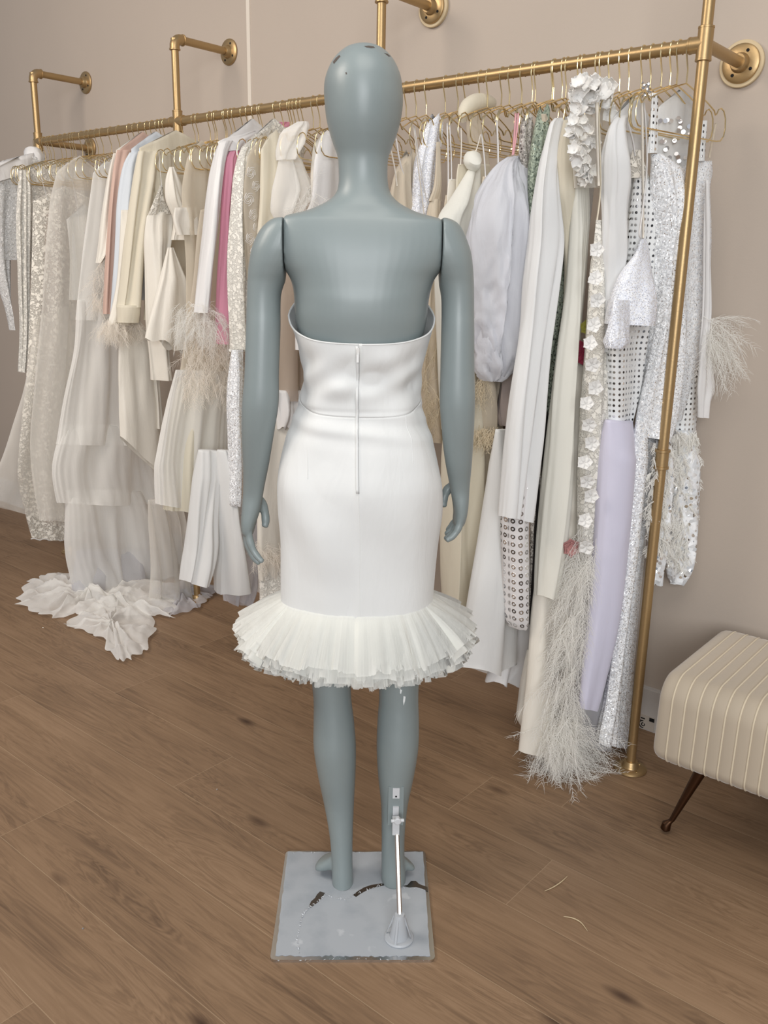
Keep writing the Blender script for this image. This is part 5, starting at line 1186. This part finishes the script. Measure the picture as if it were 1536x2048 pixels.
panel('skirt', X - .03, [(700, 960, 1020), (1000, 955, 1000), (1250, 950, 1000)], fabric('brown_cloth', sRGB(120, 94, 72), .85), o, t=.02, folds=3)
o, X = G('trumpet_gown', 'white crepe gown flaring to a trumpet hem, right of the tulle ruffle', 'dress', 1136, base=1350)
panel('skirt', X, [(860, 990, 1040), (950, 980, 1044), (1067, 964, 1050), (1192, 945, 1052), (1275, 931, 1048), (1310, 924, 1046), (919, 1342, 1045, 1326)], 'crepe', o, t=.05, folds=2.2, fa=.22, ring=64, hemwave=.01, mid=-.012, wr=.001)
o, X = G('satin_underskirt', 'layered white satin skirt hem behind the trumpet gown', 'skirt', 1108, base=1360)
panel('skirt', X, [(1150, 1010, 1070), (1250, 1000, 1070), (1320, 990, 1068), (1366, 976, 1052)], 'satin_white', o, t=.05, folds=5, fa=.4, hemwave=.008)
o, X = G('dotted_dress', 'white mesh sleeve dotted with rows of silver sequins below the long jersey sleeve', 'dress', 1168, base=1255)
tube_('sleeve', o, X + .03, [(900, 1016, 1068), (1030, 1006, 1058), (1150, 1007, 1059), (1235, 1009, 1060), (1255, 1016, 1056)], 'studs_grey', t=.034, folds=1, fa=.15, pexp=.8)
tube_('sleeve', o, X + .035, [(860, 1064, 1084), (1000, 1062, 1080), (1150, 1060, 1074), (1240, 1058, 1070)], 'seq_silver', t=.012, folds=1)

# --- right end of the rail
o, X = G('white_shirt', 'white satin shirt with long loose sleeve left of the crystal studded dress', 'shirt', 1306, base=705)
body('bodice', o, X - .004, [(236, 1226, 1300), (300, 1236, 1290), (360, 1250, 1285), (480, 1246, 1280), (640, 1230, 1270)], 'jersey', t=.012, arch=.05)
tube_('sleeve', o, X + .004, [(230, 1232, 1266), (247, 1216, 1258), (300, 1204, 1256), (360, 1202, 1257), (420, 1204, 1249), (500, 1203, 1248), (560, 1206, 1242), (640, 1205, 1232), (704, 1203, 1222)], 'jersey', t=.045, folds=2.6, fa=.45, ring=64)
o, X = G('studded_dress', 'white dress with a grid of crystals, narrow skirt ending above the lavender gown', 'dress', 1328, base=893)
panel('bodice', X, [(352, 1263, 1302), (420, 1257, 1304), (480, 1253, 1304), (540, 1246, 1300), (620, 1226, 1292), (690, 1213, 1286), (780, 1211, 1277), (860, 1213, 1262), (1216, 890, 1254, 895)], 'studs', o, t=.04, folds=1.2, fa=.2, pexp=.85)
panel('lace_bust', X - .002, [(300, 1262, 1285), (330, 1254, 1292), (356, 1256, 1298)], 'lace_fine', o, t=.02)
ribbon('strap', X + .01, [(1256, 246), (1265, 280), (1270, 312)], .006, 'satin_white', o)
o, X = G('sequin_bolero', 'small white fluffy sequin bolero hanging on two cream ribbons', 'bolero', 1346, base=695)
panel('bodice', X + .01, [(477, 1279, 1293), (486, 1274, 1299), (505, 1266, 1303), (528, 1250, 1305), (548, 1236, 1305), (600, 1219, 1305), (649, 1212, 1298)], 'seq_fine', o, t=.05, folds=1.2, fa=.15)
tube_('sleeve', o, X + .025, [(600, 1218, 1268), (640, 1212, 1267), (670, 1208, 1263), (686, 1206, 1261), (697, 1212, 1246)], 'seq_fine', t=.045, folds=1, fa=.12)
ribbon('strap', X + .02, [(1284, 206), (1285, 300), (1286, 400), (1286, 476)], .009, 'satin', o)
ribbon('strap', X + .025, [(1288, 206), (1294, 320), (1285, 420), (1279, 470), (1287, 478)], .006, 'satin_white', o)
SKEW = .30
o, X = G('mirror_top', 'white tulle top with large mirror sequins seen behind the gold post', 'top', 1352, base=340)
body('bodice', o, X - .03, [(214, 1316, 1402), (250, 1312, 1400), (300, 1314, 1398), (345, 1320, 1396)], 'crepe', t=.014, arch=.04, folds=2)
rr = random.Random(77); DISC = metal('mirror_disc', (.86, .86, .88), .3)
for i in range(34):
    x, y = (rr.uniform(1320, 1395), rr.uniform(232, 340)); mb = MB(); mb.lathe(on_x(x, y, X - .012), (rr.uniform(.2, 1), -1, rr.uniform(-.5, .7)), [(0, .0055), (.0012, .0055)], 8); mb.build('mirror_sequin', DISC, o, False)
o, X = G('satin_feather_shirt', 'white satin shirt with feather cuff sticking out right of the gold post', 'shirt', 1350, base=835)
X += .068
tube_('sleeve', o, X - .01, [(360, 1410, 1420), (480, 1409, 1420), (620, 1405, 1419), (690, 1399, 1413), (726, 1397, 1420), (775, 1394, 1432), (800, 1394, 1420), (835, 1394, 1415)], 'satin_white', t=.010, folds=2)
plumes('feather_cuff', X, [(632, 1412, 1420), (660, 1412, 1422), (700, 1410, 1420)], 46, .13, 'feather_white', o, ang=42, spread=26, seed=61, depth=.02, nb=24, droop=1.1, barb=.03)
o, X = G('studded_gown', 'white crystal dotted gown hem right of the gold post under the sequin gown', 'dress', 1352, base=885)
panel('skirt', X - .012, [(560, 1385, 1406), (640, 1370, 1406), (720, 1350, 1402), (800, 1344, 1397), (883, 1338, 1391)], 'studs', o, t=.02, folds=1, fa=.15, pexp=.8)
o, X = G('sequin_gown', 'white sequinned gown with crystal shoulder straps and scalloped edge, both sides of the post', 'dress', 1366, base=890)
panel('bodice', X - .012, [(322, 1392, 1427), (345, 1340, 1425), (380, 1335, 1418), (480, 1335, 1418), (620, 1330, 1410), (700, 1325, 1400), (780, 1320, 1384), (840, 1318, 1366)], 'seq_white', o, t=.018, folds=2)
panel('skirt', X + .006, [(308, 1297, 1330), (338, 1297, 1372), (374, 1299, 1371), (432, 1302, 1366), (470, 1305, 1367), (492, 1305, 1362), (528, 1305, 1360), (569, 1304, 1357), (640, 1298, 1356), (700, 1290, 1354), (775, 1279, 1348), (840, 1269, 1338), (1266, 864, 1322, 893)], 'seq_white', o, t=.035, folds=1.8, fa=.5, ring=64)
mb = MB()
for i, (x, y) in enumerate(((1366, 448), (1366, 470), (1363, 494), (1360, 520), (1358, 548))): mb.lathe(on_x(x, y, X + .02), (.8, -.6, 0), [(0, .012), (.0025, .013), (.005, .010)], 16)
mb.build('scalloped_edge', M['seq_white'], o)
panel('strap', X + .012, [(186, 1303, 1316), (250, 1301, 1315.5), (306, 1298, 1314)], 'studs', o, t=.004, folds=.4, fa=0, pexp=.6, straight=True)
panel('strap', X + .0, [(241, 1404, 1415), (280, 1401, 1412), (322, 1398, 1409)], 'studs', o, t=.004, folds=.4, fa=0, pexp=.6, straight=True)
ribbon('strap', X + .004, [(1432, 246), (1425, 280), (1418, 316)], .008, 'net', o)
mb = MB(); rr = random.Random(2)
for i in range(26):
    c = on_x(1293 + rr.uniform(-7, 7), 182 + rr.uniform(-15, 12), X + rr.uniform(-.01, .01)); mb.lathe(c, (rr.uniform(-1, 1), rr.uniform(-1, 1), .5), [(0, .002), (.003, .004), (.005, .001)], 6)
mb.build('crystal_brooch', metal('crystal', (.85, .85, .86), .08), o, False)
SKEW = 0.0
o, X = G('lavender_gown', 'plain lavender column gown with straight hem right of the feather tail', 'dress', 1332, base=1418)
panel('skirt', X, [(840, 1199, 1275), (900, 1196, 1266), (1067, 1187, 1250), (1233, 1174, 1234), (1350, 1163, 1214), (1400, 1159, 1203), (1418, 1160, 1198)], 'lavender', o, t=.05, folds=1.1, fa=.22, ring=64, wr=.0004)
o, X = G('grey_tulle_gown', 'grey tulle gown hem in shadow below the lavender gown', 'dress', 1322, base=1490)
panel('skirt', X - .02, [(1250, 1165, 1225), (1380, 1152, 1222), (1490, 1146, 1212)], 'tulle_grey', o, t=.04, folds=5)
o, X = G('sequin_trousers', 'long white sequinned column skirt brushing the floor beside the gold post', 'skirt', 1364, base=1492)
panel('panel', X - .01, [(840, 1300, 1326), (900, 1284, 1310), (1067, 1268, 1297), (1192, 1254, 1284), (1337, 1240, 1268), (1440, 1230, 1258), (1494, 1226, 1253)], 'seq_white', o, t=.03, folds=1.2)
panel('panel', X + .0, [(840, 1268, 1302), (900, 1262, 1297), (1067, 1247, 1280), (1192, 1235, 1264), (1300, 1222, 1252), (1400, 1208, 1241), (1460, 1196, 1234), (1488, 1193, 1230)], 'seq_white', o, t=.032, folds=1.6)
SKEW = .30
o, X = G('shaggy_trousers', 'white shaggy trousers with mirror sequins hanging right of the gold post', 'trousers', 1356, base=1170)
X += .032
for nm_, rows_, dx in (('leg', [(860, 1344, 1394), (900, 1341, 1394), (950, 1339, 1394), (1060, 1333, 1387), (1130, 1332, 1378), (1168, 1340, 1364)], -.03), ('leg', [(880, 1304, 1346), (1000, 1299, 1338), (1100, 1298, 1330), (1170, 1301, 1322)], .0)):
    panel(nm_, X + dx, rows_, 'mirror', o, t=.03, folds=1.5)
    plumes('shag', X + dx + .02, [(r_[0], r_[1] + 3, r_[2] - 3) for r_ in rows_[:-1]], 260, .032, 'feather_white', o, ang=92, spread=30, seed=71 + int(dx * 100), depth=.012, nb=10, barb=.012, wd=.0013)
SKEW = 0.0

# ------------------------------------------------------------------ small marks and things
from mathutils.bvhtree import BVHTree
def chip(obj, pts, mat, name='paint_chip', off=.0004):
    dg = bpy.context.evaluated_depsgraph_get(); bpy.context.view_layer.update()
    bv = BVHTree.FromObject(obj, dg); mw = obj.matrix_world; im = mw.inverted(); P = []
    cx_, cy_ = sum(p[0] for p in pts) / len(pts), sum(p[1] for p in pts) / len(pts)
    for x, y in [(cx_, cy_)] + list(pts):
        d = ray(x, y).normalized(); h = bv.ray_cast(im @ CAMPOS, (im.to_3x3() @ d).normalized())
        if h[0] is None: return
        P.append(mw @ (h[0] + h[1] * off))
    n = len(P) - 1
    mk(name, P, [(0, 1 + (i + 1) % n, 1 + i) for i in range(n)], mat, man)
CHIP = plain('bare_dark_resin', sRGB(84, 74, 66), .7); DRIP = plain('white_paint_drip', sRGB(232, 236, 236), .35)
chip(body_obj, [(728, 92.5), (738, 91.6), (747, 93), (750, 96), (742, 96.5), (733, 95)], CHIP)
chip(body_obj, [(672, 116), (679, 110), (681, 113), (674, 121), (668, 128), (666, 124)], CHIP)
chip(body_obj, [(768, 106), (775, 108), (781, 113), (777, 113)], CHIP)
chip(body_obj, [(691, 145), (693, 144), (694, 148), (692, 149)], CHIP)
chip(body_obj, [(800, 1378), (804, 1380), (802, 1388), (800, 1386)], DRIP, 'paint_drip'); chip(body_obj, [(807, 1392), (811, 1393), (810, 1402), (807, 1411), (806, 1402)], DRIP, 'paint_drip')
for i, (pts, lab) in enumerate(((((1089, 1782), (1105, 1775), (1122, 1764), (1135, 1752)), 'short pale feather strand lying on the floor right of the mannequin base'),
                                (((1127, 1833), (1145, 1836), (1162, 1845), (1175, 1862)), 'longer pale curved strand on the floor, nearer the camera than the other'))):
    P = [on_z(x, y, .0022) for x, y in pts]; mb = MB(); Q = [Vector(crom([tuple(p) for p in P], k / 14)) for k in range(15)]
    mb.tube(Q, [.0011 * (1 - .8 * abs(k / 7 - 1) ** 2) + .0002 for k in range(15)], 6); o = mb.build('feather_strand', plain('straw_strand', sRGB(206, 186, 150), .6), None); tag(o, lab, 'feather', 'loose strands on the floor')
for i, (x, y, lab) in enumerate(((86, 1256, 'tiny fallen crystal on the floor left of the tulle train'), (434, 1580, 'tiny fallen crystal on bare floor left of the mannequin legs'), (166, 1858, 'tiny fallen crystal on the floor in the lower left corner'))):
    c = on_z(x, y); mb = MB(); mb.lathe(c, (0, 0, 1), [(0, .0018), (.0015, .0024), (.003, .0014)], 8); tag(mb.build('crystal', metal('crystal_bit', (.9, .9, .9), .1), None, False), lab, 'crystal', 'fallen crystals on the floor')
